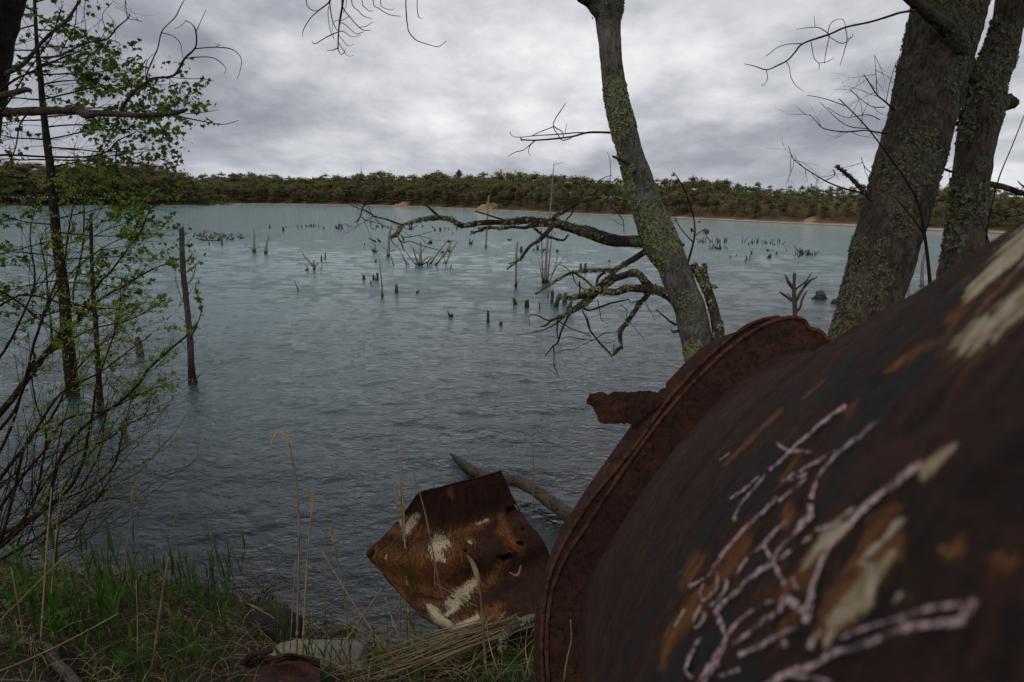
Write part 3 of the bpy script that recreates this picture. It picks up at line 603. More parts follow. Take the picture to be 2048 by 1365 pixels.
for i in range(46):
    x = gb.uniform(384, 488); y = gb.uniform(466, 482) if x < 460 else gb.uniform(474, 481); _, D = Wt(x, y); a = gb.choice([-1, 1])*gb.uniform(.1, 1.1); L = gb.uniform(8, 24)
    bpart(bp, [[x, y+1, 2.4], [x+math.sin(a)*L*.5, y-math.cos(a)*L*.28, 1.9], [x+math.sin(a)*L, y-math.cos(a)*L*.62, 1.1]], D, n=3, sub=2)
for s in ('390,476,2.4 410,481,3 440,482,2.6', '425,478,3 436,468,3 441,470,3', '437,482,4 437,471,3', '405,471,2 409,462,3.4 411,461,2'): bpart(bp, s, Wt(430, 482)[1], n=4)
for (x0, x1, y0, y1, n_, lb) in ((1399, 1457, 482, 487, 26, 'row of fine bare twigs, far back right of the leaning tree'), (1420, 1458, 496, 499.5, 12, 'low brush with one thick stub, in front of the row of fine twigs'), (1483, 1568, 484, 490, 18, 'thin scattered twigs in a long line, far right of the lake'), (1592, 1634, 508, 512, 22, 'spiky tangle of twigs, right of the lake near the big trunk')):
    bp = (empty('brush_pile', (*Wt((x0+x1)/2, (y0+y1)/2)[0][:2], 0), lb, 'brush pile'), 'stump')
    for i in range(n_):
        x = gb.uniform(x0, x1); y = gb.uniform(y0, y1); _, D = Wt(x, y); L = gb.uniform(4, 13); a = gb.normal(0, .45)
        bpart(bp, [[x, y+1, 1.9], [x+math.sin(a)*L*.5, y-L*.5, 1.5], [x+math.sin(a*1.3)*L, y-L*.95, .9]], D, n=3, sub=2)
    if n_ == 12: bpart(bp, '1428,491,1.6 1433,497,3 1438,499,4', D, n=4); bpart(bp, '1440,488,2 1441,499,5', D, n=4)
    if n_ == 22: bpart(bp, '1600,495,1.6 1601,511,3', D, n=4); bpart(bp, '1588,490,1 1594,500,1.8 1602,506,2', D, n=4); bpart(bp, '1616,502,2 1618,512,4', D, n=4); bpart(bp, '1603,500,4 1607,512,3', D, n=4)
snag(['673,458,1.4 684,450,1.4 694,448.5,1.3 703,456,1.2', '690,449,1.1 697,452,1 695,457,1'], (690, 458), 'arching pale twig beside the far row of stubs', 'twig', 'lone_twig')
snag(['1589,665,11 1590,620,9.5 1588,590,8.5 1588,572,6.5 1589,546,6', '1586,604,5 1576,596,5 1568,590,6 1559,584,3', '1587,579,7 1578,566,7 1574,558,5 1570,549,2.5', '1591,579,4 1600,572,4 1611,564,4 1617,555,2.6 1623,546,1.6', '1593,602,6 1600,588,6 1610,573,6 1622,560,4.4 1630,557,3 1635,553,2', '1591,626,5 1600,615,5 1604,600,4.5 1609,590,4 1615,581,2.4', '1584,601,3 1578,590,2 1574,586,1.5', '1611,572,3 1611,564,2'], (1590, 655), 'stout snag with forked arms like antlers, standing behind the flange', 'snag', matn='stump', jit=.2, sub=3)
snag(['1843,575,9 1844,545,6 1846,520,5 1850,500,2', '1817,640,5 1817,580,4.5 1818,520,4'], (1830, 640), 'feathery broken dead sapling seen between the two right-hand trunks', 'dead trunk', 'drowned_pole', tw=(16, 1, 14))
# knobbly pole with side twigs
b, D = Wt(385, 768); e = empty('dead_pole', (b[0], b[1], 0), 'knobbly bare trunk with short side twigs and a dark wet foot, left of the lake', 'dead trunk')
m = MB(); p = limb(m, '388,800,18 386,768,18 383,740,14 380,677,12.5 374,615,11.5 366,538,11 363,457,9.5', D, n=12, sub=8, bump=.10, ridge=.08)
for k in range(60): j = rng.integers(4, len(p)); d = rng.normal(0, 1, 3); d[2] = abs(d[2])*.3; tube(m, [p[j, :3], p[j, :3]+d/np.linalg.norm(d)*(p[j, 3]+.012)], [.010, .004], 4)
m.build('trunk', M['dead_wet'], e)
for s in ('368,492,3 375,487,2.4 382,478,1.6', '371,524,3.4 380,517,3.4 384,508,3 383,500,1.8', '373,545,3.4 388,534,3 400,520,1.6', '374,568,3.4 383,560,3 388,547,2.6 392,533,1.8', '365,510,2 357,498,1.6 350,490,1.2', '364,520,2 356,516,1.2', '375,610,2.6 367,605,2 360,590,1.6 350,555,1.4', '375,650,2 366,640,1.6 356,632,1.2', '380,660,3 388,650,2.4 392,642,1.4', '380,672,3.4 387,666,3 394,654,1.6', '377,590,2 383,580,1.6 387,574,1.2', '383,690,2.4 390,684,1.4 395,680,1', '380,640,2.4 387,632,1.8 391,625,1.2', '372,700,1.6 362,680,1.6 353,665,1.2', '385,760,3 394,757,2.4 402,747,1.4', '384,720,2 393,715,1.2', '383,705,1.6 393,700,1', '368,470,2 377,466,1'): 
    m = MB(); limb(m, s, (D, D+rng.normal(0, .15)), n=4); m.build('twig', M['dead'], e)
b, D = Wt(204, 838); e = empty('dead_pole', (b[0], b[1], 0), 'thin dark dead trunk standing in the water between the maple and the knobbly pole', 'dead trunk'); m = MB()
p = limb(m, '205,870,14 204,838,14 200,800,12.5 195,708,10 191,646,9 184.6,554,7.5 181.5,430,6', D, n=9, sub=6, ridge=.06); m.build('trunk', M['bark_dark'], e)
for k in range(26):
    m = MB(); j = rng.integers(8, len(p)-1); d = rng.normal(0, 1, 3); d[2] = abs(d[2])*.25; twig(m, p[j, :3], d, rng.uniform(.3, .9), .006, 1, n=3); m.build('twig', M['bark_dark'], e)
# ------------------------------------------------------------------ lichen flakes
def flakes(mb, tb, n, s0, s1, dens, sc=4.0, seed=0, lift=1.0, zf=None):
    pts, dirs, R = tb; m_, k_ = R.shape; g = np.random.default_rng(seed); got = 0; tries = 0
    while got < n and tries < n*12:
        tries += 1; i = g.integers(0, m_-1); j = g.integers(0, k_); f = g.random(); c = pts[i]*(1-f)+pts[i+1]*f
        dr = dirs[i, j]+g.normal(0, 1.2/k_, 3); dr /= np.linalg.norm(dr); rr = R[i, j]; q = c+dr*rr*1.0
        if fbm(q[None]*sc+seed, 2, seed)[0] < dens+(max(0, q[2]-zf)*.55 if zf else 0): continue
        got += 1; s = g.uniform(s0, s1); t = np.cross(dr, g.normal(0, 1, 3)); t /= np.linalg.norm(t); b = np.cross(dr, t); kk = 9; a = np.arange(kk)/kk*6.28+g.uniform(0, 1)
        rad = s*g.uniform(.3, 1.4, kk); up = s*g.uniform(-.1, 1.0, kk)*lift
        V = q+t*(np.cos(a)*rad)[:, None]+b*(np.sin(a)*rad)[:, None]+dr*up[:, None]; V = np.vstack([V, q+dr*s*.10]); mb.add(V, None, [(x, (x+1) % kk, kk) for x in range(kk)])
# ------------------------------------------------------------------ leaning tree in the centre
DA = 4.5
def trunk_part(s, D, e, mat_, n=40, sub=10, bump=.05, ridge=.10, name='trunk', seed=1, **kw):
    m = MB(); a = parse(s); m_ = len(a); Ds = np.linspace(*(D if isinstance(D, tuple) else (D, D)), m_)
    p = np.array([[*P(x, y, d), w_*d/FPX/2] for (x, y, w_), d in zip(a, Ds)])
    if kw.get('ground', True):
        d = p[0, :3]-p[1, :3]; d /= np.linalg.norm(d); L = (p[0, 2]-(-.3))/max(-d[2], .3); p = np.vstack([[*(p[0, :3]+d*L), p[0, 3]*1.35], p])
    p = catmull(p, sub); tb = tube(m, p[:, :3], p[:, 3], n, bump, 9, seed=seed, ridge=ridge); m.build(name, mat_, e); return tb
e = empty('leaning_tree', (*P(1400, 700, DA)[:2], .6), 'grey tree leaning left over the lake, crusted with yellow green lichen, its limbs bare', 'tree')
treeA = e
tA = trunk_part('1412,780,68 1400,707,64 1389,663,62 1380,619,62 1362,575,60 1346,531,62 1322,488,70 1305,444,64 1290,400,60 1276,356,56 1262,310,51 1249,264,51 1233,198,47 1223,132,45 1218,62,48 1217,10,60 1222,-60,62 1235,-220,54 1255,-420,44', (DA, DA-.25), e, M['bark_a'], 44, 10, .045, .05)
mL = MB(); flakes(mL, tA, 6500, .003, .011, -.28, 3.4, 3, zf=3.5); tA2 = []
def limbA(s, D=DA, w=None, lich=0, sub=4, n=7, tw=0, part='limb', mt='bark_limb', seed=0, D2=None, twL=.25):
    m = MB(); a = parse(s); Ds = (D, D2 if D2 else D); p = limb(m, a, Ds, w, n=n, sub=sub, bump=.16, seed=seed, wob=.02)
    tt = [];
    for k in range(tw):
        j = rng.integers(len(p)//3, len(p)); d = rng.normal(0, 1, 3)*[1, .5, .8]; twig(m, p[j, :3], d, twL*rng.uniform(.5, 1.2), .0022, 1, n=3, seg=4)
    m.build(part, M[mt], treeA)
    if lich:
        tmp = MB(); tb = tube(tmp, p[:, :3], p[:, 3], 8); flakes(mL, tb, lich, .003, .010, -.15, 9.0, seed+5)
    return p
limbA('1300,490,26 1285,484,26 1250,483,24 1215,479,24 1180,466,22 1150,458,20 1115,448,18 1060,441,15 1010,445,12 964,446,11 925,452,10 902,439,8.5 879,436,8 858,437,7.5 837,441,6.5 819.5,446,5.5 805,451,5.5 798,462,5 793,469,4.4 779,477,2', 4.45, lich=900, n=10, sub=5, D2=4.1, seed=1)
limbA('880,436,6 867,424,6 855,413,5.5 841,405,5 823,401,4.6 798,399,4 777,396,4 753,403.5,3.6 730,410,3.6 725,418,3.2 719,436,2.8 711,446.5,1.6', 4.12, seed=2, tw=3)
limbA('777,397,4 772,380,3.4 765,362,3 761.5,355,2.6 754.5,348,2 738,348,1.8', 4.1); limbA('730,410,2.4 720,398,2 710.5,388.5,1.8 709,378,1.6 701,373,1.2', 4.1, n=5)
limbA('806,451,4.4 788,445,4 770,438,3.6 747,433,3 739,425,2.6 717.5,417,2 700,410,1.4', 4.1, tw=7, twL=.22); limbA('793,469,3.4 804,490.5,2.8 806,498,2.2 809,504,1.6', 4.1, n=5); limbA('797,478,2.2 808,486,2 819.5,483,1.8 849,493,1.6 883,502,1.2', 4.1, n=4)
limbA('800,470,2 812,475,1.8 837,471,1.6 864,463,1', 4.1, n=4, tw=2); limbA('782,476,2 784,483,1.8 790,491,1.4 797,493,1', 4.1, n=4); limbA('840,474,1.5 850,484,1.4 858,490,1', 4.1, n=4); limbA('745,432,1.8 741,445,1.6 743,456,1.4 751,461,1', 4.1, n=4); limbA('722,434,1.8 735,442,1.6 760,448,1.4 775,460,1', 4.1, n=4)
limbA('752,440,1.6 765,450,1.4 790,460,1.2', 4.05, n=4); limbA('737,412,1.6 741,424,1.4 749,436,1.2', 4.05, n=4); limbA('808,456,1.6 822,460,1.4 836,450,1', 4.05, n=4)
limbA('1106,440,10 1112,431,9 1125,425,8 1140,416,7.5 1156,406,6.5 1178,400,5 1217,395,3.4 1235,398,2.6 1261,404,1.6', 4.3, lich=60, seed=3)
limbA('1195,396,3.4 1193,369,2.6 1208,356,1.8 1224,351,1.2', 4.3, n=5); limbA('1213,397,3 1222,412,2.6 1235,426,2.6 1246,442,2.2 1248,465,1.4', 4.3, n=5, tw=5, twL=.15); limbA('1219,380,1.6 1221,330,1.2 1215,305,.9', 4.3, n=4); limbA('1140,413,2 1130,400,1.6 1127,380,1.2', 4.3, n=4); limbA('1150,408,1.8 1160,398,1.4 1185,390,1', 4.3, n=4)
limbA('1150,410,4 1142,430,3 1133,440,2.4 1136,452,1.6', 4.35, n=5)
limbA('1108,448,10 1105.5,452,9 1080,480,8 1063,490,7 1051.6,503,7 1042,517,6 1030.5,525.5,5 1014,539.6,2.6', 4.3, lich=40, D2=4.1); limbA('1035,522,3 1024,526,2.6 1016,528,2', 4.15, n=5)
limbA('1110,446,8 1084,449,8 1065.6,451,8 1047,456,7 1023,454,6 1000,457,5 974,455,5 960,462,4.4 942,466,2.6', 4.35, lich=200, seed=7, D2=4.2); limbA('1011,441,4 990,435,4 965,427,3.4 950,423,2.6', 4.25, n=5)
limbA('1065,454,5 1082,468,5 1101,475,4.6 1126,481,4.4 1136,470,3', 4.35, lich=30, n=6)
limbA('1300,492,15 1295,500,13 1281,510,13 1262,522,12 1246,531,11 1230,541,10 1220,555,11 1204,569,14 1187,590,15 1173,599,15 1159,613,12 1140,625,9 1122,634,7 1103,641,5 1092,651,4 1081,654,2', 4.5, lich=150, n=9, seed=8, D2=4.2)
limbA('1226,541,8 1192,541,7.5 1164,543,7 1140,547,6 1124,555,4.4 1098,571,3.6 1071,589.5,2.4', 4.4, lich=160, seed=9); limbA('1140,545,2.6 1131,535,2.2 1115,531,1.8 1105,550,1.4', 4.35, n=4, tw=2, twL=.1)
limbA('1209,545,6 1197,555,6 1193,571,5', 4.42, lich=40); limbA('1150,547,4.4 1169,559,4 1187,576,4', 4.4, n=6); limbA('1145,549,2.6 1152,568,2.4 1172,581,2', 4.4, n=5); limbA('1159,588,3.4 1160,575,3 1158,564,3.4', 4.35, n=5)
limbA('1355,604,24 1337,592,20 1312,581,20 1295,578,19 1276,577,15 1253,578,13 1230,585,13 1208,583,13 1187,581,13 1169,590,12 1150,595,9 1117,597,3.6', 4.5, lich=620, n=10, sub=5, seed=10, D2=4.2)
limbA('1304,578,17 1290,564,16 1279,550,15 1265,547,14 1246,552,14 1225,559,14 1206,573,13 1190,581,12 1178,600,12 1165,610,10', 4.48, lich=420, n=10, seed=11, D2=4.3)
limbA('1302,580,8 1293,592,10 1279,609,10 1267,627,10 1253,646,10 1241,663,9.5 1241,679,8.5 1244,699,5', 4.45, n=8, lich=90, seed=12)
limbA('1244,696,4 1237,698,8 1225,711,6 1215,702,4.5 1201,688,4.5 1192,677,4.5 1180,660,4 1173,639,3.6 1164,620,3', 4.42, n=6, seed=13, tw=4, twL=.12); limbA('1226,705,2 1228,696,1.8 1227,688,1.4', 4.4, n=4)
limbA('1162,614,5 1178,621,4.4 1201,614,4 1225,606,3.6 1258,599,2.6', 4.35, n=6); limbA('1258,599,2 1261,606,2 1270,604,2.4 1281,600,3', 4.35, n=4); limbA('1281,600,3.5 1275,605,3 1269,613,1.8', 4.4, n=4)
limbA('1140,627,5 1136,634,4.5 1128,650,4 1122,665,4 1115,686,4 1106,693,3.4 1090,713,2', 4.3, n=6, seed=15, tw=2, twL=.12); limbA('1107,693,2.6 1108,715,2.4 1108,733,2 1113,742,1.8 1117,754,1.3', 4.3, n=5, tw=2, twL=.07); limbA('1115,640,3.6 1114,662,3 1116,678,2.4', 4.3, n=5)
limbA('1145,621,3.6 1117,644,3 1091,659,2.4 1060,667,1.8 1035,670,1.2', 4.3, n=5); limbA('1119,644,2 1145,659,1.8 1165,665,1.8 1183,674,1.6', 4.3, n=4); limbA('1117,704,1.6 1135,699,1.6 1150,698,1.6 1173,686,1.6 1192,679,1.6', 4.32, n=4); limbA('1122,679,1.4 1136,674,1.6 1150,676,1.4 1170,680,1.6 1192,680,1.6', 4.32, n=4)
limbA('1192,677,2 1211,666,1.8 1225,666,1.6 1239,662,1.4', 4.35, n=4, tw=2, twL=.12); limbA('1103,641,2.6 1092,640,2.4 1076,632,2.2 1066,630,2 1058,633,1.8 1060,653,1.4', 4.25, n=4); limbA('1195,600,1.8 1200,625,1.6 1203,640,1.4 1216,648,1', 4.35, n=4); limbA('1352,650,6 1341,644,4.6 1333,637,4 1322,628,3.6 1312,620,2.6', 4.45, n=5)
limbA('1192,680,1.6 1205,684,1.5 1222,686,1.4 1236,676,1', 4.35, n=4); limbA('1290,600,2 1300,622,1.6 1310,640,1', 4.45, n=4, tw=3, twL=.12); limbA('1180,655,1.5 1176,640,1.4 1172,625,1.2', 4.35, n=4); limbA('1240,610,1.6 1253,620,1.5 1256,640,1.2 1290,680,1', 4.4, n=4, tw=1, twL=.1)
limbA('1248,273,6 1240,270,5 1221,266,4.5 1197,265,4.5 1173,266,4.2 1147,273,4 1110,278,3.4 1068,281,3 1043,280,3', 4.35, n=6); limbA('1173,266,3 1150,266,2.8 1129,268,2.6 1100,270,2 1068,272,1.6 1040,275,1.6 1024,272,1.4 1020,263,1.2', 4.3, n=5)
limbA('1068,283,2.2 1058,292,2 1046,301,1.8 1030,305,1.6 1015,314,1.3', 4.3, n=4); limbA('1147,273,2.2 1138,278,2 1125,281,2 1117,272,2 1108,258,2 1107,252,2', 4.28, n=4); limbA('1127,274,1.8 1124,264,1.8 1107,252,2 1111,238,1.8 1120,224,1.8 1131,207,1.2', 4.28, n=4); limbA('1106,254,2 1094,259,1.8 1080,264,1.6 1064,272,1.2', 4.28, n=4); limbA('1070,282,2 1060,292,1.8 1057,306,1.4 1062,310,1', 4.28, n=4); limbA('1130,268,1.2 1133,248,1', 4.28, n=4); limbA('1044,281,5 1041,276,2', 4.28, n=4)
limbA('1265,340,12 1261,331,9 1243,321,8 1235,317,7 1225,313,4', 4.25, lich=90, n=7); limbA('1345,480,12 1354,485,10 1361,489,9 1368,491,6', 4.4, n=7); limbA('1358,662,6 1349,664,7 1343,662,2', 4.4, n=5, tw=6, twL=.03)
limbA('1212,45,40 1196,20,30 1180,5,22 1163,-6,20 1140,-30,18 1060,-85,15 940,-112,12 800,-100,8 690,-70,5', (4.3), D2=4.2, lich=60, n=9, sub=5)
for s in ('700,-72,5 690,-30,4.5 685,10,4 680,40,4 677,65,3.4 676,98,2.6', '676,97,2.2 672,98,2 664,101,1.8 653,101,1.2', '676,98,2.2 681,109,1.8 687,107,1.6 692,98,1', '678,64,2.2 665,69,2 651,76,1.8 630,88,1.6 624,82,1', '700,-66,3 661,0,3 655,8,2.6 638,21,2.6 620,38,2 607,60,1.8 605,74,1.2', '690,-30,2.6 684,10,2.4 701,36,2 718,55,1.8 729,61,1.6 741,61,1.2', '679,46,1.8 688,48,1.6 700,58,1.4 713,68,1.4 728,64,1', '678,63,2 688,64,1.8 699,72,1.6 710,74,1.4 722,70,1', '678,71,1.4 694,91,1.2 700,92,1 708,89,.9', '678,86,1.4 686,100,1.3 693,110,1.1 700,113,1 707,111,.9', '720,-85,3 703,0,2 718,23,1.7 728,33,1.5 744,38,1', '730,-90,3 724,0,1.8 731,16,1.6 740,23,1.4 746,21,1', '760,-95,3 746,0,1.8 759,18,1.6 780,30,1.4 801,33,1', '770,-96,3 761,0,1.7 768,16,1.5 783,20,1.2 790,16,1', '830,-102,4 813,-10,2.6 813,33,2.5 815,50,2.4 817,62,2.3 825,74,2.2 837,83,2 862,91,1.8 870,93.5,1.7 879,93,1.6 893,82,1.2', '860,-104,4 836,-10,1.8 836,30,1.8 840,36,1.6 846,37,1', '660,0,2.4 660,13,2.2 665,42,1.8 672,58,1.6 677,62,1.4', '612,-60,2 613,0,1.8 616,14,1.6 628,22,1.4 640,20,1', '657,13,1.4 656,30,1.3 660,60,1.2 668,78,1.1', '700,-66,2 693,0,1.4 692,12,1.3 686,26,1.1', '677,45,1.2 690,38,1.1 698,33,.9', '718,55,1.4 732,53,1.2 746,44,.9', '680,40,1.3 668,44,1.2 664,56,1 668,72,.9'): limbA(s, 4.2, n=4, sub=4)
limbA('860,-104,4 760,-95,4 700,-66,4', 4.2, n=5)
# shoot with young reddish leaves
def leaf_mesh(kind):
    if kind == 'maple': a = [(0, 0), (.18, .10), (.48, .05), (.42, .25), (.55, .52), (.30, .48), (.20, .58), (.12, .70), (0, 1.0), (-.12, .70), (-.20, .58), (-.30, .48), (-.55, .52), (-.42, .25), (-.48, .05), (-.18, .10)]
    else: a = [(0, 0), (.13, .25), (.16, .5), (.10, .78), (0, 1.0), (-.10, .78), (-.16, .5), (-.13, .25)]
    a = np.array(a); c = np.array([0, .38]); v = np.column_stack([a, -.10*np.abs(a[:, 0])*2-.15*a[:, 1]**2]); v = np.vstack([v, [c[0], c[1], .02]]); k = len(a)
    return v, np.array([(i, (i+1) % k, k) for i in range(k)])
LEAF = {k: leaf_mesh(k) for k in ('maple', 'lance')}
def leaf_xf(kind, pos, tipd, size, nrm=None):
    v, t = LEAF[kind]; y = np.array(tipd, float); y /= np.linalg.norm(y); z = rng.normal(0, 1, 3) if nrm is None else np.array(nrm, float)+rng.normal(0, .35, 3)
    x = np.cross(y, z); x /= np.linalg.norm(x)+1e-9; z = np.cross(x, y); return pos+(v[:, :1]*x+v[:, 1:2]*y+v[:, 2:]*z)*size, t, (x, y, z)
limbA('1372,540,5 1378,518,4.4 1388,479,4 1388.6,443,3.4 1375,395,3 1358,360,2.4 1345,344,1.6', 4.7, n=5, part='shoot', mt='twig'); limbA('1388,474,2.4 1402,463,2 1413,458,1.2', 4.7, n=4, part='shoot', mt='twig'); limbA('1386,485,2.4 1370,468,2 1358,452,1.6 1351,435,1', 4.7, n=4, part='shoot', mt='twig')
for (x, y, n_, s_) in ((1413, 459, 7, .045), (1361, 370, 4, .035), (1345, 346, 4, .035), (1386, 456, 5, .035), (1350, 436, 3, .03), (1392, 441, 3, .025)):
    for k in range(n_):
        m = MB(); v, t, _ = leaf_xf('lance', P(x+rng.normal(0, 4), y+rng.normal(0, 2), 4.7), (rng.normal(0, .7), rng.normal(0, .3), -1), s_); m.add(v, None, t); m.build('leaf', M['redleaf'], treeA)
tS = trunk_part('1442,720,25 1438,680,23 1434,650,22 1425,610,21 1414,580,20 1400,553,18 1386,528,14', (4.4, 4.45), e, M['bark_limb'], 20, 8, .08, .10, name='side_stem', ground=True); flakes(mL, tS, 160, .004, .012, .1, 5, 8)
limbA('1421,594,6 1416,578,10 1411,556,12 1408,540,13 1409,528,9', 4.42, lich=130, n=10, seed=21, part='broken_stub'); limbA('1415,568,8 1424,573,5 1436,576,2.4', 4.42, n=5, lich=30, part='broken_stub')
mL.build('lichen', M['lich_a'], e, smooth=False, kind='stuff')
# ------------------------------------------------------------------ the two trunks on the right
DB = 4.7
e = empty('lichen_tree', (*P(1730, 700, DB)[:2], .6), 'thickest trunk, leaning right behind the tank, dark furrowed bark speckled with lichen', 'tree'); treeA = e; mL = MB()
tB = trunk_part('1688,860,142 1698,790,130 1710,720,120 1731,633,114 1761,527,122 1791,422,124 1820,316,126 1849,211,127 1876,105,134 1900,0,138 1930,-130,140 1970,-330,130', (DB, DB+.1), e, M['bark_b'], 90, 12, .035, .085, seed=4)
flakes(mL, tB, 13000, .003, .011, .0, 3.0, 12)
moss = MB(); flakes(moss, tB, 350, .006, .016, .75, 1.5, 19, lift=1.8); moss.build('moss', M['grass'], e, smooth=False, kind='stuff')
limbA('1835,20,6 1825,22,5 1800,26,5 1775,34,5 1738,45,4.6 1691,55,4.4 1659,69,4 1607,87,3.6 1590,105,3.2 1575,121,3 1554,132,2.6 1533,140,2.2 1510,133,1.8 1488,128,1.3', 4.3, n=6)
for s in ('1607,88,2 1585,88,1.8 1570,90,1.6 1552,97,1.5 1543,105,1.3 1531,113,1', '1572,122,1.8 1579,136,1.6 1582,155,1.5 1592,172,1.4 1607,183,1', '1533,141,1.6 1535,158,1.4 1528,170,1.2 1522,171,1', '1622,84,1.6 1628,116,1.5 1638,128,1.4 1638,140,1', '1660,68,1.6 1654,95,1.5 1650,115,1.4 1649,127,1', '1691,55,2 1694,79,1.8 1688,105,1.5 1680,132,1', '1655,70,1.6 1660,50,1.5 1672,40,1.5 1686,40,1.5 1692,55,1.4', '1659,69,1.8 1638,56,1.5 1615,56,1.3 1593,59,1', '1694,79,1.4 1704,75,1.2 1705,68,1', '1655,72,1.6 1668,80,1.5 1682,87,1.5 1694,84,1.4 1702,74,1', '1638,126,1.3 1652,125,1.1 1669,116,.9', '1630,54,1.1 1628,33,.9'): limbA(s, 4.3, n=4)
for s, t_ in (('1790,222,4 1772,205,3.4 1754,190,3 1740,168,2.6 1728,150,2', 3), ('1754,190,1.8 1752,150,1.4 1749,111,1', 4), ('1772,205,1.6 1780,165,1.3 1792,125,1', 3), ('1775,268,3.6 1750,264,3 1733,261,2.6 1691,264,2.4 1649,258,2 1632,243,1.6 1620,229,1', 6), ('1770,215,2 1740,212,1.6 1700,180,1.2', 3), ('1760,240,2 1735,230,1.6 1690,235,1.2 1655,215,.9', 4), ('1740,392,3.6 1720,385,3.4 1690,378,3 1654,364,2.6 1622,345,2.2 1600,330,1.8 1585,316,1.4 1577,293,1', 8), ('1650,362,1.6 1668,352,1.4 1666,340,1', 2), ('1748,350,2 1730,335,1.6 1722,315,1.2', 2)): limbA(s, 4.5, n=5, tw=t_, twL=.2, mt='twig')
limbA('1745,402,10 1728,383,9 1712,366,8 1695,350,7 1680,338,6 1672,332,3', 4.5, n=7, lich=120)
mL.build('lichen', M['lich_b'], e, smooth=False, kind='stuff')
DC = 5.2
e = empty('forked_tree', (*P(1920, 620, DC)[:2], .6), 'slimmer trunk at the right edge with scaly lichen and a broken stub', 'tree'); treeA = e; mL = MB()
tC = trunk_part('1915,660,95 1918,620,92 1925,540,84 1931,475,74 1938,422,68 1941,369,68 1948,316,69 1957,264,72 1966,211,74 1974,170,70 1992,123,66 2014,53,60 2034,-20,66 2065,-120,72 2110,-300,66', (DC, DC-.3), e, M['bark_b'], 60, 10, .05, .05, seed=6)
flakes(mL, tC, 2300, .005, .015, .32, 2.6, 14); tl = (tC[0], tC[1][:, :], tC[2])
g = np.random.default_rng(8)
lf = MB()
for k in range(520):   # big frilly scales down the left side
    i = g.integers(20, len(tC[0])-30); q = tC[0][i]; dr = np.array([-1, -.35+g.normal(0, .45), g.normal(0, .25)]); dr /= np.linalg.norm(dr); c = q+dr*tC[2][i].mean()
    if vnoise(q[None]*6, 3)[0] < -.1: continue
    s = g.uniform(.012, .030); t = np.cross(dr, g.normal(0, 1, 3)); t /= np.linalg.norm(t); b_ = np.cross(dr, t); a = np.arange(7)/7*6.28
    V = c+t*(np.cos(a)*s)[:, None]+b_*(np.sin(a)*s)[:, None]+dr*(s*g.uniform(-.2, 1.1, 7))[:, None]; lf.add(np.vstack([V, c]), None, [(x, (x+1) % 7, 7) for x in range(7)])
lf.build('scaly_lichen', M['lich_b'], e, smooth=False, kind='stuff')
limbA('1945,160,24 1939,132,24 1930,108,27 1920,92,30 1897,58,30 1878,42,28 1860,30,24 1828,5,20 1800,-20,18 1770,-50,14', (4.75), D2=4.15, lich=500, n=14, sub=5, part='dead_limb', mt='drift')
limbA('1955,250,60 1975,222,48 1994,212,40 2008,206,34 2022,203,32', 5.1, n=14, sub=5, part='broken_stub', mt='bark_b'); limbA('2006,207,18 2026,205,26 2027,200,12', 5.1, n=9, part='broken_stub', mt='drift')
limbA('1970,372,12 1978,369,12 2007,374,11 2048,388,10 2110,402,8', 5.4, n=8, lich=120); limbA('1925,340,7 1905,344,6 1886,338,5 1870,335,3', 5.4, n=6, tw=4); limbA('1915,395,4 1890,400,3.4 1868,404,2.6 1850,410,1.8', 5.4, n=5, tw=2)
for s in ('2090,395,5 2048,405,4 2010,420,3 1995,424,2', '2080,420,4 2048,428,3.4 2020,433,3 1980,424,2.4', '2060,380,4 2045,372,3 2035,362,2'): limbA(s, 5.6, n=5, tw=2)
mL.build('lichen', M['lich_b'], e, smooth=False, kind='stuff')
# saplings in front of the trunks
m = MB()
limb(m, '1864,600,8 1860,564,7.5 1854,506,7 1848,464,6.5 1839,417,5 1817,369,4 1765,295,3.2 1723,243,2.6 1678,198,2', 4.1, n=6, sub=4); limb(m, '1848,470,4 1858,440,3 1860,400,2.4', 4.1, n=5); limb(m, '1846,466,3.6 1820,430,2.6 1790,395,2', 4.1, n=5)
limb(m, '1690,212,1.8 1650,198,1.4 1614,191,1', 4.1, n=4); limb(m, '1738,258,1.8 1690,250,1.5 1640,205,1', 4.1, n=4); limb(m, '1839,418,2.6 1850,400,2 1870,380,1.4', 4.1, n=4)
solo(m, 'bare_sapling', M['twig'], P(1862, 600, 4.1), 'thin bare sapling crossing in front of the thickest trunk', 'sapling')
m = MB(); limb(m, '1972,500,3.4 1974,460,3.2 1986,401,3 2000,350,2.6 2023,295,2.2 2048,232,1.6 2056,210,1', 4.0, n=5, sub=4); limb(m, '1983,500,3 1970,460,2 1960,440,1.6', 4.0, n=4); solo(m, 'dry_cane', M['twig_red'], P(1972, 500, 4.0), 'single thin reddish cane rising over the tank at the right edge', 'cane')
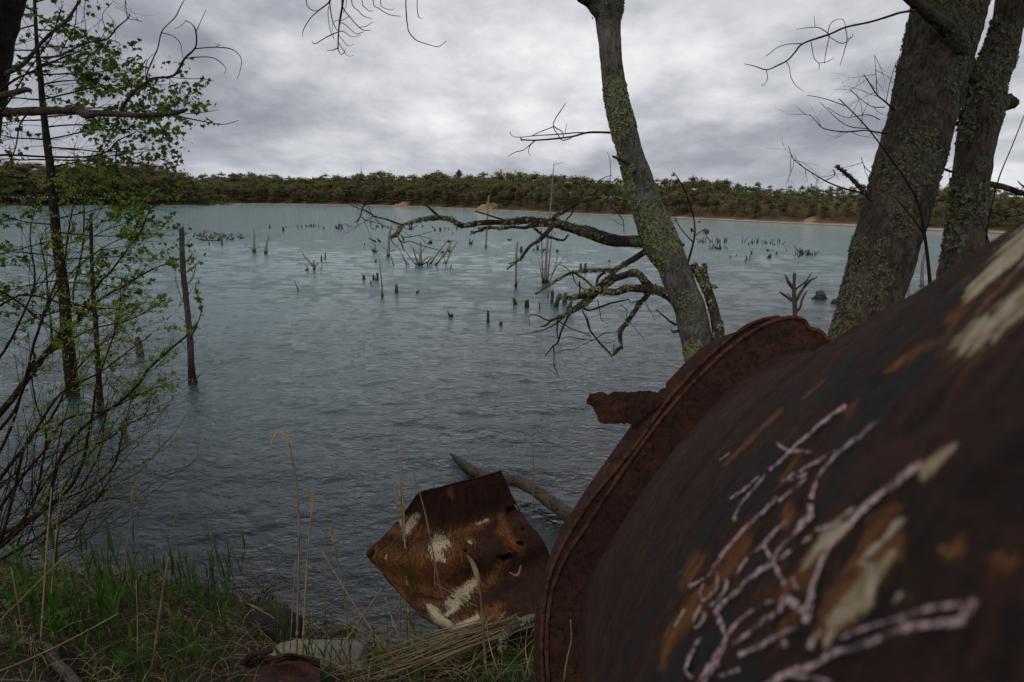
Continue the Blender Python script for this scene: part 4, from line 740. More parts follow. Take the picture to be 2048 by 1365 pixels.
# ------------------------------------------------------------------ bare tree at the left edge
DD = 6.0
e = empty('bare_tree', (*P(-60, 500, DD)[:2], .8), 'dark trunk in the top left corner with a bare crooked limb reaching right', 'tree'); treeA = e; mL = MB()
trunk_part('-150,700,110 -90,420,100 -45,225,90 -20,100,78 2,30,70 18,-30,66 40,-150,60', DD, e, M['bark_dark'], 24, 6, .06, .08)
limbA('-60,222,24 0,225,19 61,223,17 129,221.5,15 154,220,15 172,229,16 197,227,12 231,229,11 277,231,11 338,228,10 360,224,9 375,219,6', DD, n=10, sub=6, mt='drift', seed=2)
limbA('241,222,7 255,200,6.5 271,181,6 292,166,5.6 308,157,5.5 348,151,5 369,118,4 391,95,3.4 392,65,2.8 385,50,2 372,41,1.5', DD, n=6, sub=5, D2=5.7)
for s in ('348,151,3 357,147,2.4 365,143,1.8', '390,98,2.4 410,96,2.2 431,95,2 461,98,1.8 478,110,1.6 483,123,1.5 480,142,1.3 474,158,1', '369,118,2.2 390,115,2 421,115,1.8 440,124,1.5 452,138,1.3 448,148,1', '293,166,3.4 295,145,3 308,114,3 316,95,2.6 323,65,2.4 337,48,2.2 351,34,2 360,16,1.8 369,0,1.5', '324,66,1.8 345,72,1.6 360,86,1.5 364,104,1.4 366,117,1.2', '323,153,1.8 350,156,1.6 385,158,1.5 405,158,1.3 428,163,1', '338,157,1.8 352,172,1.6 369,188,1.4 388,209,1', '357,234,2.6 380,238,2.2 431,248,1.8 455,248,1.5 478,241,1.1', '392,64,1.6 404,38,1.3 412,20,1', '372,42,1.4 362,52,1.2 350,58,1', '430,95,1.2 440,90,1 428,88,.9', '368,228,1.6 390,227,1.4 415,224,1.2 436,220,.9', '292,168,2 291,140,1.6 296,120,1.6 308,108,1.4'): limbA(s, 5.9, n=4, sub=4, mt='twig')
limbA('-40,165,12 0,152,9.5 46,129,8.5 80,89,7.5 110,60,6.5 132,43,6 160,0,4.5 175,-40,3', DD, n=7, sub=4); limbA('40,118,5 61,115,4.6 90,115,4.2 120,111,4 166,89,3.6 190,83,3.4 215,78,3 235,55,2.6 255,38,2.4 260,28,1.6', DD, n=6, sub=4, tw=5, twL=.4)
for s in ('120,108,2.4 135,80,2 150,50,1.8 155,-10,1.4', '255,38,1.8 252,15,1.6 250,-15,1.2', '255,38,1.6 270,40,1.4 284,44,1', '166,88,1.8 172,60,1.6 168,20,1.4 178,-20,1', '-30,205,10 0,181,7 30,160,5 61,145,4 120,118,3 180,96,2', '-40,330,5 0,311,4.4 92,314,4 172,314,3.6 215,303,3 234,283,2.6 271,265,2', '-20,250,4 20,200,3.4 50,150,3 100,80,2.4 125,10,1.8', '60,222,4 40,250,3 30,300,2.4 10,340,2', '200,82,1.6 210,60,1.4 205,30,1.1 225,5,1', '234,57,1.4 225,40,1.2 215,28,1', '215,78,1.4 235,84,1.2 242,92,1'): limbA(s, 5.8, n=4, sub=4, mt='twig', tw=2, twL=.35)
limbA('-30,196,16 0,192,13 31,185,12 48,181,10 60,180,7', 5.7, n=9, sub=4, mt='drift')
# ------------------------------------------------------------------ maple standing in the shallows
bM, DMp = Wt(146, 792); e = empty('young_maple', (bM[0], bM[1], 0), 'straight dark maple standing in the water at left, hung with fresh drooping green leaves', 'maple'); treeA = e; mL = MB()
m = MB(); tp = limb(m, '147,830,26 146,792,25 142,750,24 138,708,23.5 132,646,22 126,569,21 115,492,19 108,420,17.5 101,338,15.5 95,292,14 86,215,12 81,154,10.5 74,92,8 69,0,6 64,-80,4', DMp, n=14, sub=6, bump=.06, ridge=.06); m.build('trunk', M['bark_dark'], e)
tips = []
def mbranch(x0, y0, x1, y1, w_=4.5, up=.0, dD=0., leaf=1.0, depth=2):
    m = MB(); k = 7; t = np.linspace(0, 1, k); arch = np.sin(t*math.pi)*abs(x1-x0)*rng.uniform(-.03, .05)
    a = np.column_stack([x0+(x1-x0)*t+rng.normal(0, 2.5, k)*t, y0+(y1-y0)*t-arch+rng.normal(0, 2.5, k)*t, w_*(1-.8*t)]); p = limb(m, a, (DMp, DMp+dD), n=5, sub=3)
    loc = []
    for q in range(int(5+abs(x1-x0)/22)):
        j = rng.integers(len(p)//5, len(p)); d = p[j, :3]-p[j-1, :3]; d = d/np.linalg.norm(d)+rng.normal(0, .55, 3)*[1, 1, .55]; twig(m, p[j, :3], d, rng.uniform(.3, .85), .0042, 1, n=3, tips=loc, seg=4)
    loc.append((p[-6:, :3], p[-1, :3]-p[-3, :3], 0))
    m.build('branch', M['bark_dark'], treeA)
    for t_ in loc:
        if rng.random() < leaf: tips.append(t_)
for a in [(69, 5, 150, -20), (71, 30, 120, 55), (73, 60, 175, 70), (75, 95, 190, 88), (78, 130, 245, 118), (80, 150, 268, 140), (82, 170, 300, 165), (84, 200, 335, 172), (85, 215, 365, 205), (88, 235, 350, 222), (90, 255, 300, 258), (92, 280, 325, 262), (94, 295, 300, 300), (97, 320, 345, 338), (99, 335, 310, 300),
          (70, 20, 5, 15), (72, 50, -20, 70), (76, 100, -30, 110), (80, 150, -40, 130), (84, 200, -60, 210), (88, 240, -40, 250), (93, 280, -50, 270), (97, 320, -60, 330), (73, 70, 130, 110), (78, 120, 180, 160), (84, 190, 220, 240), (70, 10, 95, -60), (68, -20, 120, -60), (68, -10, 20, -40)]:
    mbranch(*a, w_=3.6, dD=rng.uniform(-.9, .9), leaf=.44)
for a in [(110, 440, 300, 410), (112, 465, 330, 470), (115, 495, 270, 440), (118, 520, 352, 520), (122, 545, 250, 560), (126, 565, 300, 590), (108, 400, 250, 395), (106, 380, 210, 350), (110, 450, -40, 430), (114, 480, -30, 520), (118, 515, -50, 500), (123, 560, -30, 600), (104, 365, -40, 360), (106, 390, 20, 400), (128, 600, 230, 640), (130, 620, 10, 660), (120, 530, 60, 590), (104, 360, 170, 330)]:
    mbranch(*a, w_=3.2, dD=rng.uniform(-1, 1), leaf=.30)
for k in range(60):  # bare twigs round the trunk
    m = MB(); j = rng.integers(len(tp)//4, len(tp)-8); d = rng.normal(0, 1, 3)*[1, 1, .3]; d[2] += .1; twig(m, tp[j, :3], d, rng.uniform(.5, 1.4), .006, 1, n=3); m.build('twig', M['bark_dark'], e)
# leaves in drooping bunches at the twig ends
leaves = []
for pts, d, dep in tips:
    for k in range(rng.integers(3, 8)):
        q = pts[rng.integers(max(0, len(pts)-3), len(pts))]+rng.normal(0, .045, 3); leaves.append((q, (rng.normal(0, .5), rng.normal(0, .5), -rng.uniform(.3, 1)), rng.uniform(.055, .115)))
rng.shuffle(leaves) if False else random.shuffle(leaves)
def leaf_objects(leaves, kind, mt, parent, nobj, label):
    v0, t0 = LEAF[kind]; mm = MB(); mm.add(v0, None, t0); me = mm.mesh('leaf', M[mt]); off = wloc(parent); S_ = MB()
    leaves = sorted(leaves, key=lambda l: -l[2])
    for i, (q, d, s) in enumerate(leaves):
        v, t, (x, y, z) = leaf_xf(kind, q, d, s, nrm=(d[1]*.4, -.5, .7))
        if i < nobj:
            o = bpy.data.objects.new('leaf', me); S.collection.objects.link(o); o.parent = parent
            o.matrix_local = Matrix(((x[0]*s, y[0]*s, z[0]*s, q[0]-off[0]), (x[1]*s, y[1]*s, z[1]*s, q[1]-off[1]), (x[2]*s, y[2]*s, z[2]*s, q[2]-off[2]), (0, 0, 0, 1)))
        else: S_.add(v, None, t)
    if len(leaves) > nobj: S_.build('foliage', M[mt], parent, smooth=False, kind='stuff', label=label)
leaf_objects(leaves, 'maple', 'maple', e, 300, None)
# ------------------------------------------------------------------ willow shrub on the left bank
DW = 5.2
e = empty('willow_shrub', (*P(-20, 1130, DW)[:2], .15), 'willow shrub with bare red brown stems and tiny yellow green leaves, left bank', 'shrub')
SW = ['-90,930,15 -40,870,14 6,820,13 46,769,12.5 74,732,12 90,710,12 108,689,11 129,661,9 154,643,7.5 172,626,7 193,605,6 215,590,5 252,569,4 301,541,3 332,528,2', '-60,1120,10 0,1071,9 67,1038,8 98,994,8 111,943,7.5 135,889,7 182,842,6.4 236,808,6 280,765,5.4 295,741,5 338,701,4.4 374,671,3.4 395,645,2',
 '-40,1110,9 0,1095,8 61,1041,7.5 101,1011,7 141,974,6.6 165,926,6 175,876,5.5 185,829,5 192,775,4.4 202,741,4 219,694,3.4 236,640,2.6 243,560,1.8', '40,1050,6 101,1011,5 162,984,4.4 202,960,4 229,930,3.4 240,890,3 246,859,2.6 262,800,2 268,760,1.4', '60,1010,5 108,943,4.6 152,906,4 216,879,3.6 249,852,3.2 286,835,2.4 296,815,2 298,800,1.4',
 '0,1090,6 30,977,6 44,910,5.6 61,872,5 84,856,4.6 98,842,4.4 121,802,4 145,751,3.6 189,701,2.8 230,670,1.8', '60,740,6 70,715,6 65,698,5.5 77,661,5 92,615,5 117,554,4.6 129,523,4 135,477,3.6 145,418,3 160,360,2', '105,690,5 101,640,4.4 96,600,3.6 92,540,3 80,480,2.4', '150,646,5 197,569,4.4 221,544,4 258,495,3.4 283,461,2.8 301,418,2 330,405,1.4',
 '146,600,4 148,572,4 163,508,3.4 168,446,3 166,400,2.6 150,330,1.8', '-30,1000,8 20,930,7 60,880,6 110,800,5 150,770,4.4 200,745,3.4 260,700,2.4 300,672,1.6', '-30,1060,7 40,960,6 90,900,5 130,840,4.4 215,820,3.4 277,790,2.6 350,760,1.4', '-20,880,7 30,820,6 60,740,5 110,700,4 180,660,3.4 260,640,2.4 330,600,1.6', '-40,760,6 10,700,5 50,620,4 70,560,3.4 60,470,2.4 75,400,1.6', '-40,640,5 20,600,4 60,590,3.4 140,610,2.6 250,620,1.8', '-40,560,4 30,600,4 80,640,3 150,690,2.4',
 '0,1120,7 60,1085,6 130,1040,5 190,1000,4 216,975,3 222,950,2', '160,980,3.4 200,905,3 208,850,2.4 216,800,2', '380,680,2 402,628,1.8 398,600,1.6 391,575,1.3 396,560,1', '-40,980,6 20,860,5 50,760,4.4 80,650,3.6 130,560,3 200,500,2.2 260,470,1.4', '-20,1100,7 30,1060,6 70,1000,5 84,930,4.4 92,870,4 70,800,3 60,720,2.4']
wl = []
def wbuds(m_tips, n0, n1, out):
    for pts, d, dep in m_tips:
        for k in range(rng.integers(n0, n1)):
            j = rng.integers(1, len(pts)); q = pts[j]; dd = d/np.linalg.norm(d)
            for c in range(rng.integers(2, 5)): out.append((q+rng.normal(0, .004, 3), dd*.6+rng.normal(0, .7, 3)+[0, 0, .4], rng.uniform(.018, .036)))
for i, s in enumerate(SW):
    m = MB(); d0 = DW+rng.uniform(-.4, .5); a = parse(s); 
    if i == 18: d0 = 5.4
    p = limb(m, a, (d0, d0+rng.uniform(-.3, .5)), n=7, sub=4, bump=.08, wob=.03, seed=i); loc = [(p[-8:, :3], p[-1, :3]-p[-4, :3], 0)]
    nt_ = int(len(p)/1.9) if i != 18 else 6
    for k in range(nt_):
        j = rng.integers(len(p)//5, len(p)); d = p[j, :3]-p[j-1, :3]; d = d/np.linalg.norm(d)+rng.normal(0, .55, 3)*[1, 1, .8]+[.15, 0, .12]; twig(m, p[j, :3], d, rng.uniform(.18, .58)*(1 if i != 18 else .3)*float(np.clip((400-proj(p[j, :3])[0])/230, .12, 1)), .0030, 2 if rng.random() < .55 else 1, n=3, tips=loc, seg=5, kids=(1, 3), wig=.3)
    m.build('stem', M['twig_red'], e, label=None)
    wl += [] ; lf_ = []; wbuds([t for t in loc if t[0][-1][2] > 1.05 or rng.random() < .35], 1, 4, lf_); wl += lf_
m = MB()
for k in range(46):   # bare twigs low down
    x = rng.uniform(-60, 150); p0 = P(x, rng.uniform(980, 1120), DW+rng.uniform(-.5, .6)); twig(m, p0, (rng.uniform(.1, 1.1), rng.normal(0, .3), rng.uniform(.4, 1.2)), rng.uniform(.6, 1.5), .005, 2, n=3, seg=6, kids=(1, 3), wig=.3)
m.build('bare_twigs', M['twig_red'], e, kind='stuff')
random.shuffle(wl); print('willow leaves', len(wl)); leaf_objects(wl[:16000], 'lance', 'willow', e, 0, None)
# ------------------------------------------------------------------ rusty tank
C0 = np.array([.512, .443, 1.0]); th, ph = -.156, -.198; TR, TB = .475, .475*.801; SC = 1.8
nC = np.array([math.sin(th)*math.cos(ph), math.sin(ph), -math.cos(th)*math.cos(ph)])
def c2w(v): v = np.asarray(v); return v[..., :1]*cR-v[..., 1:2]*cU+v[..., 2:3]*cF
TC = CAM+c2w(C0)*SC; TN = c2w(nC); TN /= np.linalg.norm(TN); TR *= SC; TB *= SC
E1 = np.cross(TN, [0, 0, 1.0]); E1 /= np.linalg.norm(E1); E2 = np.cross(E1, TN); E2 *= np.sign(E2[2])
def on_plane(px, py, s): # pixel -> (angle, radius) on the cross-section plane at s
    d = ray(px, py); c = TC+TN*s; t = ((c-CAM)@TN)/(d@TN); q = CAM+d*t-c; return math.atan2(q@E2, q@E1), math.hypot(q@E2, q@E1)
def radfun(pts, s, base):
    ar = [on_plane(x, y, s) for x, y in pts]; a = np.array([t[0] for t in ar]); r_ = np.array([t[1] for t in ar])/base; o = np.argsort(a); a, r_ = a[o], r_[o]
    print('rad', s, a.round(2), r_.round(3))
    def f(t):
        t = (np.asarray(t)+math.pi) % (2*math.pi)-math.pi; gap = .5; aa = np.concatenate([[a[0]-gap], a, [a[-1]+.9, a[-1]+1.6]]); rr = np.concatenate([[1], r_, [min(r_[-1], .93), 1]])
        return base*(.34*np.interp(t-.05, aa, rr)+.32*np.interp(t, aa, rr)+.34*np.interp(t+.05, aa, rr))
    return f
def pts2(t): return [tuple(map(float, p.split(','))) for p in t.split()]
RIM = pts2('1097,1365 1094,1275 1100,1193 1133,1111 1176,1051 1231,966 1279,898 1343,815 1405,748 1467,689 1510,660 1547,640 1580,631 1606,631 1633,646 1647,667 1655,705')
FAR = pts2('1086,1365 1086,1237 1100,1144 1149,1051 1231,942 1279,885 1324,817 1378,753 1418,713 1459,678 1494,651 1526,634 1563,635')
COL = pts2('1070,1365 1073,1209 1105,1100 1138,1024 1171,969 1190,928 1222,882 1247,850 1300,783 1324,766 1349,740 1375,715 1400,701 1421,681 1467,664')
frim = radfun(RIM, 0, TR); ffar = radfun(FAR, -.05, TR); fcol = radfun(COL, -.13, TR)
_f, _c = ffar, fcol
def wrapa(a): return (np.asarray(a)+math.pi) % (2*math.pi)-math.pi
def ffar(a): return np.minimum(_f(a), np.interp(wrapa(a), [1.25, 1.36], [2, 1])*frim(a)*.985)
def fcol(a): return np.minimum(_c(a), np.interp(wrapa(a), [1.15, 1.35], [1.08, .985])*frim(a))
def shell_r(t, s): # flared neck, then the cylinder
    k = np.exp(-s/.30)
    return frim(t)*.895*k+TB*(1-k)+.004*np.exp(-((s-1.25)/.010)**2)
def tpt(t, s, r_): t = np.asarray(t)[..., None]; return TC+TN*np.asarray(s)[..., None]+(E1*np.cos(t)+E2*np.sin(t))*np.asarray(r_)[..., None]
e = empty('rusty_tank', (*TC[:2], TC[2]-TR), 'huge rusted steel tank on the bank at right, pale chalk scrawls on its side', 'tank')
# shell: dense where the camera looks
s_ = np.concatenate([np.linspace(0, 1.9, 560), np.linspace(1.93, 3.0, 20)]); t_ = np.concatenate([np.linspace(-.35, 3.6, 620), np.linspace(3.65, 2*math.pi-.40, 50)])
TT, SS = np.meshgrid(t_, s_); R0 = shell_r(TT, SS); dent = .006*fbm(np.stack([np.cos(TT)*2, np.sin(TT)*2, SS*2.2], -1), 3, 31)*np.clip(SS/.3, 0, 1); rough_ = .0012*fbm(np.stack([np.cos(TT)*60, np.sin(TT)*60, SS*75], -1), 2, 33)
V = tpt(TT, SS, R0+dent+rough_); 
PX, PY, ZC = proj(V.reshape(-1, 3)); Nn = (V-(TC+TN*SS[..., None])).reshape(-1, 3); face = ((CAM-V.reshape(-1, 3))*Nn).sum(1) > 0; ok = (ZC > .05) & face
def pmask(strokes, soft=1.0):
    out = np.zeros(len(PX)); 
    for s in strokes:
        a = parse(s); 
        if len(a) == 1: a = np.vstack([a, a+[.5, 0, 0]])
        for (x0, y0, w0), (x1, y1, w1) in zip(a[:-1], a[1:]):
            ex, ey = x1-x0, y1-y0; t = np.clip(((PX-x0)*ex+(PY-y0)*ey)/(ex*ex+ey*ey), 0, 1); d = np.hypot(PX-x0-ex*t, PY-y0-ey*t)/(w0+(w1-w0)*t)*2
            out = np.maximum(out, np.clip(1.12-.46*d*soft, 0, 1))
    return np.where(ok, out, 0)
cream = pmask(['1660,1250,22 1690,1225,34 1720,1200,40 1745,1165,34 1785,1115,14', '1735,1235,14 1748,1205,18', '1925,695,34 1970,665,50 2060,590,44', '1935,590,14 1985,545,30 2060,490,30', '2000,500,14 2060,455,18', '1838,955,16 1862,930,18 1890,905,14', '1600,1145,10 1640,1090,22 1665,1065,26 1690,1050,16', '1719,1130,12 1748,1092,10', '1776,1068,14 1797,1045,12', '1645,1292,14 1672,1266,12', '1884,1108,12 1904,1080,10', '2000,1112,14', '1790,1200,16 1800,1190,12', '1775,1232,12', '1387,1142,5 1395,1125,4', '1350,1250,8 1366,1220,6', '1385,1240,8 1400,1215,6', '1440,920,3 1460,905,3'])
orange = pmask(['1560,1190,40 1600,1160,50 1650,1080,44 1695,1050,30', '1365,1175,14 1395,1120,26', '1430,1160,20 1480,1090,28 1500,1050,10', '1325,1340,12 1345,1270,26 1390,1210,36 1430,1170,14', '1650,1260,44 1720,1180,90 1790,1100,40', '1720,1130,40 1760,1050,50 1790,1010,20', '1800,1200,34 1835,1180,16', '1560,1260,30 1580,1230,20', '1880,1110,30 1930,1085,30', '2000,1110,24', '2015,1165,16', '1560,970,20 1600,905,24', '1770,745,10 1800,725,14 1870,680,14', '1920,700,60 2060,590,70', '1940,590,30 2060,480,50', '1900,640,20 1925,620,14', '1690,830,12 1710,810,10', '1580,1010,20 1570,1050,14', '1450,930,8 1500,880,8 1560,820,8', '1840,950,24 1895,900,22', '1600,800,6 1650,760,6'], .8)
tar = pmask(['1495,905,5 1530,860,12 1570,820,18 1640,770,16 1720,700,12', '1640,1020,26 1680,950,46 1710,880,44 1760,810,40 1800,770,30 1860,710,24 1960,620,16', '1250,1340,8 1285,1250,8 1330,1180,7 1400,1070,7 1460,990,8 1530,900,8', '1345,1180,22 1360,1140,20 1400,1080,16 1440,1030,14', '1520,1020,24 1550,960,24 1570,900,26 1600,870,10', '1430,1050,12 1500,990,14 1545,900,16', '1310,1365,40 1380,1310,50 1430,1290,40 1470,1200,10', '1500,1170,20 1530,1120,20', '1640,790,20 1720,770,30', '1490,1340,60 1470,1365,60', '1780,690,14 1900,600,14 1980,530,8'], .85)
fine = fbm(np.stack([PX*.03, PY*.03, PX*0], -1), 2, 3)*0
global_o = np.clip(.10+.16*fbm(V.reshape(-1, 3)*5, 3, 17), 0, .5); hole = pmask(['1920,950,12 1932,940,13', '1872,960,5', '1962,900,5', '1835,1122,5'], 1.0)+.16*fbm(V.reshape(-1, 3)*70, 2, 19) > .66
keepv = ~hole; Fq = grid_faces(len(s_), len(t_)); Fq = Fq[~hole[Fq].any(1)]
mb = MB(); mb.add(V, Fq)
# closing end, rounded, beyond the camera
ends = [(1-.3*(k/5)**2*3.0 if k < 5 else 0, k) for k in range(6)]; rows_e = [tpt(t_, np.full(t_.shape, 3.0+.08*k), TB*math.sqrt(max(0, 1-(k/5)**2))) for k in range(6)]
mb.add(np.array(rows_e), grid_faces(6, len(t_)))
sh_o = mb.build('shell', M['rust'], e)
def cylattr(o, arr, n_):
    at_ = o.data.attributes.new('cyl', 'FLOAT_VECTOR', 'POINT'); z_ = np.zeros((n_, 3), np.float32); z_[:len(arr)] = arr; at_.data.foreach_set('vector', z_.ravel())
cylattr(sh_o, np.stack([TT*TB, SS, 0*SS], -1).reshape(-1, 3), len(sh_o.data.vertices))
ca = sh_o.data.color_attributes.new('marks', 'FLOAT_COLOR', 'POINT'); nA = len(sh_o.data.vertices); col = np.zeros((nA, 4), np.float32); col[:, 3] = 1
k = len(PX); col[:k, 0] = cream; col[:k, 1] = np.maximum(orange, global_o); col[:k, 2] = tar; col[:k, 0] = np.maximum(col[:k, 0], 0); ca.data.foreach_set('color', col.ravel())
# inside wall so the holes look into a dark tank
mb = MB(); tt = np.linspace(0, 2*math.pi, 60); ss = np.linspace(.02, 2.9, 20); A, B = np.meshgrid(tt, ss); mb.add(tpt(A, B, shell_r(A, B)-.02), grid_faces(20, 60)); mb.build('inner_wall', M['rust2'], e)
def ring(s0, thick, r_in, rout, holes, name, jag=0., nr=7, label=None):
    tt = np.linspace(0, 2*math.pi, 1400, endpoint=False); rr = np.linspace(0, 1, nr); A, K = np.meshgrid(tt, rr); edge = jag*np.minimum(0, fbm(np.stack([np.cos(A)*34, np.sin(A)*34, A*0+s0*9], -1), 3, 41))
    r0 = r_in(A); r1 = rout(A)+edge; R_ = r0+(r1-r0)*K; wv = .002*fbm(np.stack([np.cos(A)*2.2, np.sin(A)*2.2, A*0+s0*50], -1), 2, 43)*K
    F = tpt(A, s0+wv, R_); Bk = tpt(A, s0-thick+wv, R_); m = MB(); fc = grid_faces(nr, 1400, True)
    if holes: x, y, z = proj(F.reshape(-1, 3)); hm = np.zeros(len(x), bool); [hm.__ior__(np.hypot(x-hx, (y-hy)) < hr) for hx, hy, hr in holes]; kill = hm[fc].all(1)
    else: kill = np.zeros(len(fc), bool)
    nv = F.size//3; m.add(np.concatenate([F.reshape(-1, 3), Bk.reshape(-1, 3)]), np.vstack([fc[~kill], fc[~kill][:, ::-1]+nv])); j = np.arange(1400); j2 = (j+1) % 1400
    o = (nr-1)*1400; m.add(np.concatenate([F[-1], Bk[-1]]), np.stack([j, j+1400, j2+1400, j2], -1)); m.add(np.concatenate([F[0], Bk[0]]), np.stack([j, j2, j2+1400, j+1400], -1))
    return m.build(name, M['rust2'], e, label=label)
hl = [(1397, 778, 5), (1633, 673, 5), (1558, 655, 3), (1215, 1010, 3)]
ring(0.0, .010, lambda a: frim(a)*.86, frim, hl, 'flange', .006)
ring(-.05, .010, lambda a: frim(a)*.84, ffar, None, 'flange', .004, label='outer flange with a gap behind the inner one')
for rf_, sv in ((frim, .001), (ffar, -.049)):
    tt = np.linspace(-.6, 2*math.pi-.6, 700); pr = tpt(tt, np.full(700, sv)+.002*fbm(np.stack([np.cos(tt)*2.2, np.sin(tt)*2.2, tt*0+(0 if sv > 0 else -.05)*50], -1), 2, 43), rf_(tt)-.001); m = MB(); tube(m, pr, np.full(700, .0065), 7, .12, 60, cap=False); m.build('rim', M['rust_e'], e)  # paler worn rust bead; the edge highlight is put into its colour
# collar between and beyond the flanges, torn at its end
def sleeve(s0, s1, rf, name, jag, label=None, nseg=14):
    tt = np.linspace(0, 2*math.pi, 1200, endpoint=False); A, K = np.meshgrid(tt, np.linspace(0, 1, nseg)); end = s1+jag*fbm(np.stack([np.cos(A)*20, np.sin(A)*20, A*0], -1), 3, 51)+jag*.6*fbm(np.stack([np.cos(A)*70, np.sin(A)*70, A*0], -1), 2, 52)
    s = s0+(end-s0)*K; r_ = rf(A, s)*np.ones_like(s); m = MB(); Vo = tpt(A, s, r_); Vi = tpt(A, s, r_-.009); f = grid_faces(nseg, 1200, True); nv = Vo.size//3; j = np.arange(1200); j2 = (j+1) % 1200; o = (nseg-1)*1200
    m.add(np.concatenate([Vo.reshape(-1, 3), Vi.reshape(-1, 3)]), np.vstack([f[:, ::-1], f+nv, np.stack([o+j, o+j2, o+nv+j2, o+nv+j], -1)])); return m.build(name, M['rust2'], e, label=label)
sleeve(0, -.05, lambda a, s: frim(a)*.87, 'collar', 0); sleeve(-.060, -.15, lambda a, s: ffar(a)*.985+(fcol(a)-ffar(a)*.985)*np.clip((-s-.06)/.07, 0, 1), 'torn_collar', .018, 'collar torn to a ragged edge beyond the flanges')
# projecting torn fin
def slab(front, D, thick, mt, parent, name, jag=0., sub=8, DD2=None, **kw):
    a = parse(front); q = []
    for i in range(len(a)):
        b = a[(i+1) % len(a)]; L = np.hypot(*(b[:2]-a[i][:2])); k = max(1, int(L/5))
        for j in range(k): q.append(a[i]+(b-a[i])*j/k+rng.normal(0, jag, a.shape[1])*[1, 1]+0)
    q = np.array(q); n_ = len(q); Ds = D if DD2 is None else np.interp(q[:, 0], [a[:, 0].min(), a[:, 0].max()], [D, DD2]); Ds = np.broadcast_to(Ds, (n_,))
    F = np.array([P(x, y, d) for (x, y), d in zip(q, Ds)]); Bk = np.array([P(x, y, d+thick) for (x, y), d in zip(q, Ds)]); bm = MB(); c = F.mean(0); cb = Bk.mean(0); j = np.arange(n_); j2 = (j+1) % n_
    bm.add(np.vstack([F, Bk, c, cb]), np.stack([j, j+n_, j2+n_, j2], -1), np.vstack([np.stack([j, j2, np.full(n_, 2*n_)], -1), np.stack([j2+n_, j+n_, np.full(n_, 2*n_+1)], -1)]))
    return bm.build(name, M[mt], parent, smooth=False, **kw)
slab('1172,800 1180,788 1205,784 1213,791 1225,784 1272,785 1278,782 1310,783 1330,800 1270,849 1200,848 1193,830 1184,815 1172,808', 2.15, .012, 'rust2', e, 'torn_fin', 1.0, DD2=2.05, label='ragged fin of plate sticking out left of the flanges')
# chalk scrawl, laid on the shell surface
def hits(q2):
    """surface points under many pixels at once; nan where the ray misses"""
    d = cF+cR*((q2[:, :1]-1024)/FPX)-cU*((q2[:, 1:]-682.5)/FPX); r_ = np.full(len(d), TB); o = CAM-TC; dn = d-(d@TN)[:, None]*TN; on = o-TN*(o@TN)
    for it in range(7):
        a, b, c = (dn*dn).sum(1), 2*dn@on, on@on-r_*r_; disc = b*b-4*a*c; t = (-b-np.sqrt(np.where(disc < 0, np.nan, disc)))/(2*a); q = CAM+d*t[:, None]-TC; s = q@TN; ang = np.arctan2(q@E2, q@E1); s = np.nan_to_num(s); ang = np.nan_to_num(ang)
        r_ = shell_r(ang, s)+.006*fbm(np.stack([np.cos(ang)*2, np.sin(ang)*2, s*2.2], -1), 3, 31)*np.clip(s/.3, 0, 1)+.0016
    return CAM+d*t[:, None]
CH = ['1692,812,11 1667,826,10 1643,846,8 1623,864,8 1599,884,7 1577,905,7 1560,922,8 1538,941,7', '1552,885,6 1570,898,8 1594,902,8 1624,905,7', '1529,951,6 1516,968,7 1499,988,7 1479,1012,6 1467,1039,8 1475,1036,5', '1518,953,5 1487,980,6 1455,1000,6', '1758,841,7 1731,863,8 1699,887,8 1675,907,7 1650,934,6 1631,965,8 1622,997,12', '1670,902,6 1628,926,6 1589,948,7 1565,964,6', '1565,964,6 1590,957,8 1614,948,6', '1611,957,5 1582,983,5 1557,1003,6', '1554,995,8 1531,1019,9 1496,1051,6 1472,1075,6 1452,1099,7 1432,1128,8 1415,1152,7 1392,1166,8 1378,1173,11', '1575,1039,8 1550,1063,10 1526,1089,9 1502,1108,8 1481,1135,7 1471,1152,5', '1621,1009,11 1621,1031,12 1609,1048,8 1582,1073,7 1560,1097,8 1548,1116,10', '1609,1036,6 1594,1053,6', '1840,921,14 1830,932,16 1809,951,14 1780,973,13 1750,997,13 1721,1024,13 1699,1048,14 1673,1076,10 1651,1103,12 1637,1138,11 1625,1172,14 1620,1206,14 1608,1245,20', '1711,1014,7 1680,1036,9 1655,1052,8 1633,1061,8', '1622,1074,7 1604,1085,7', '1527,1091,9 1544,1120,12 1559,1150,8 1571,1172,10', '1581,1101,8 1547,1123,13 1512,1147,10 1481,1176,11 1451,1201,10 1434,1225,12 1444,1252,10 1451,1279,9 1437,1311,18 1415,1348,24 1400,1385,26', '1407,1167,5 1400,1186,6 1407,1201,7 1422,1189,6 1434,1172,5 1434,1145,5', '1454,1157,6 1451,1177,6 1434,1201,6 1419,1211,7', '1410,1225,7 1405,1243,8 1390,1257,7', '1544,1201,8 1510,1218,7 1478,1240,8 1459,1267,9', '1566,1206,20 1554,1223,16 1520,1247,10 1485,1274,9 1466,1289,9', '1563,1196,20 1593,1211,22 1602,1226,16', '1593,1252,8 1554,1272,10 1520,1291,12 1476,1311,9', '1402,1274,5 1385,1301,8 1371,1338,8 1383,1357,8', '1642,1260,9 1625,1279,14 1620,1299,14', '1570,1280,9 1566,1296,16', '1530,1375,18 1549,1362,16 1588,1340,14 1630,1330,13 1666,1306,12 1715,1294,13 1764,1274,16 1809,1256,16 1872,1248,16 1920,1241,18 1938,1219,18 1950,1202,22', '1681,1277,7 1727,1257,8 1788,1240,8 1805,1233,9 1850,1219,11 1924,1208,12', '1585,1352,6 1630,1356,8 1666,1368,8', '1478,1338,12 1460,1345,6 1437,1355,8', '1585,1155,5 1592,1175,7 1600,1180,6', '1804,1235,8 1808,1256,10']
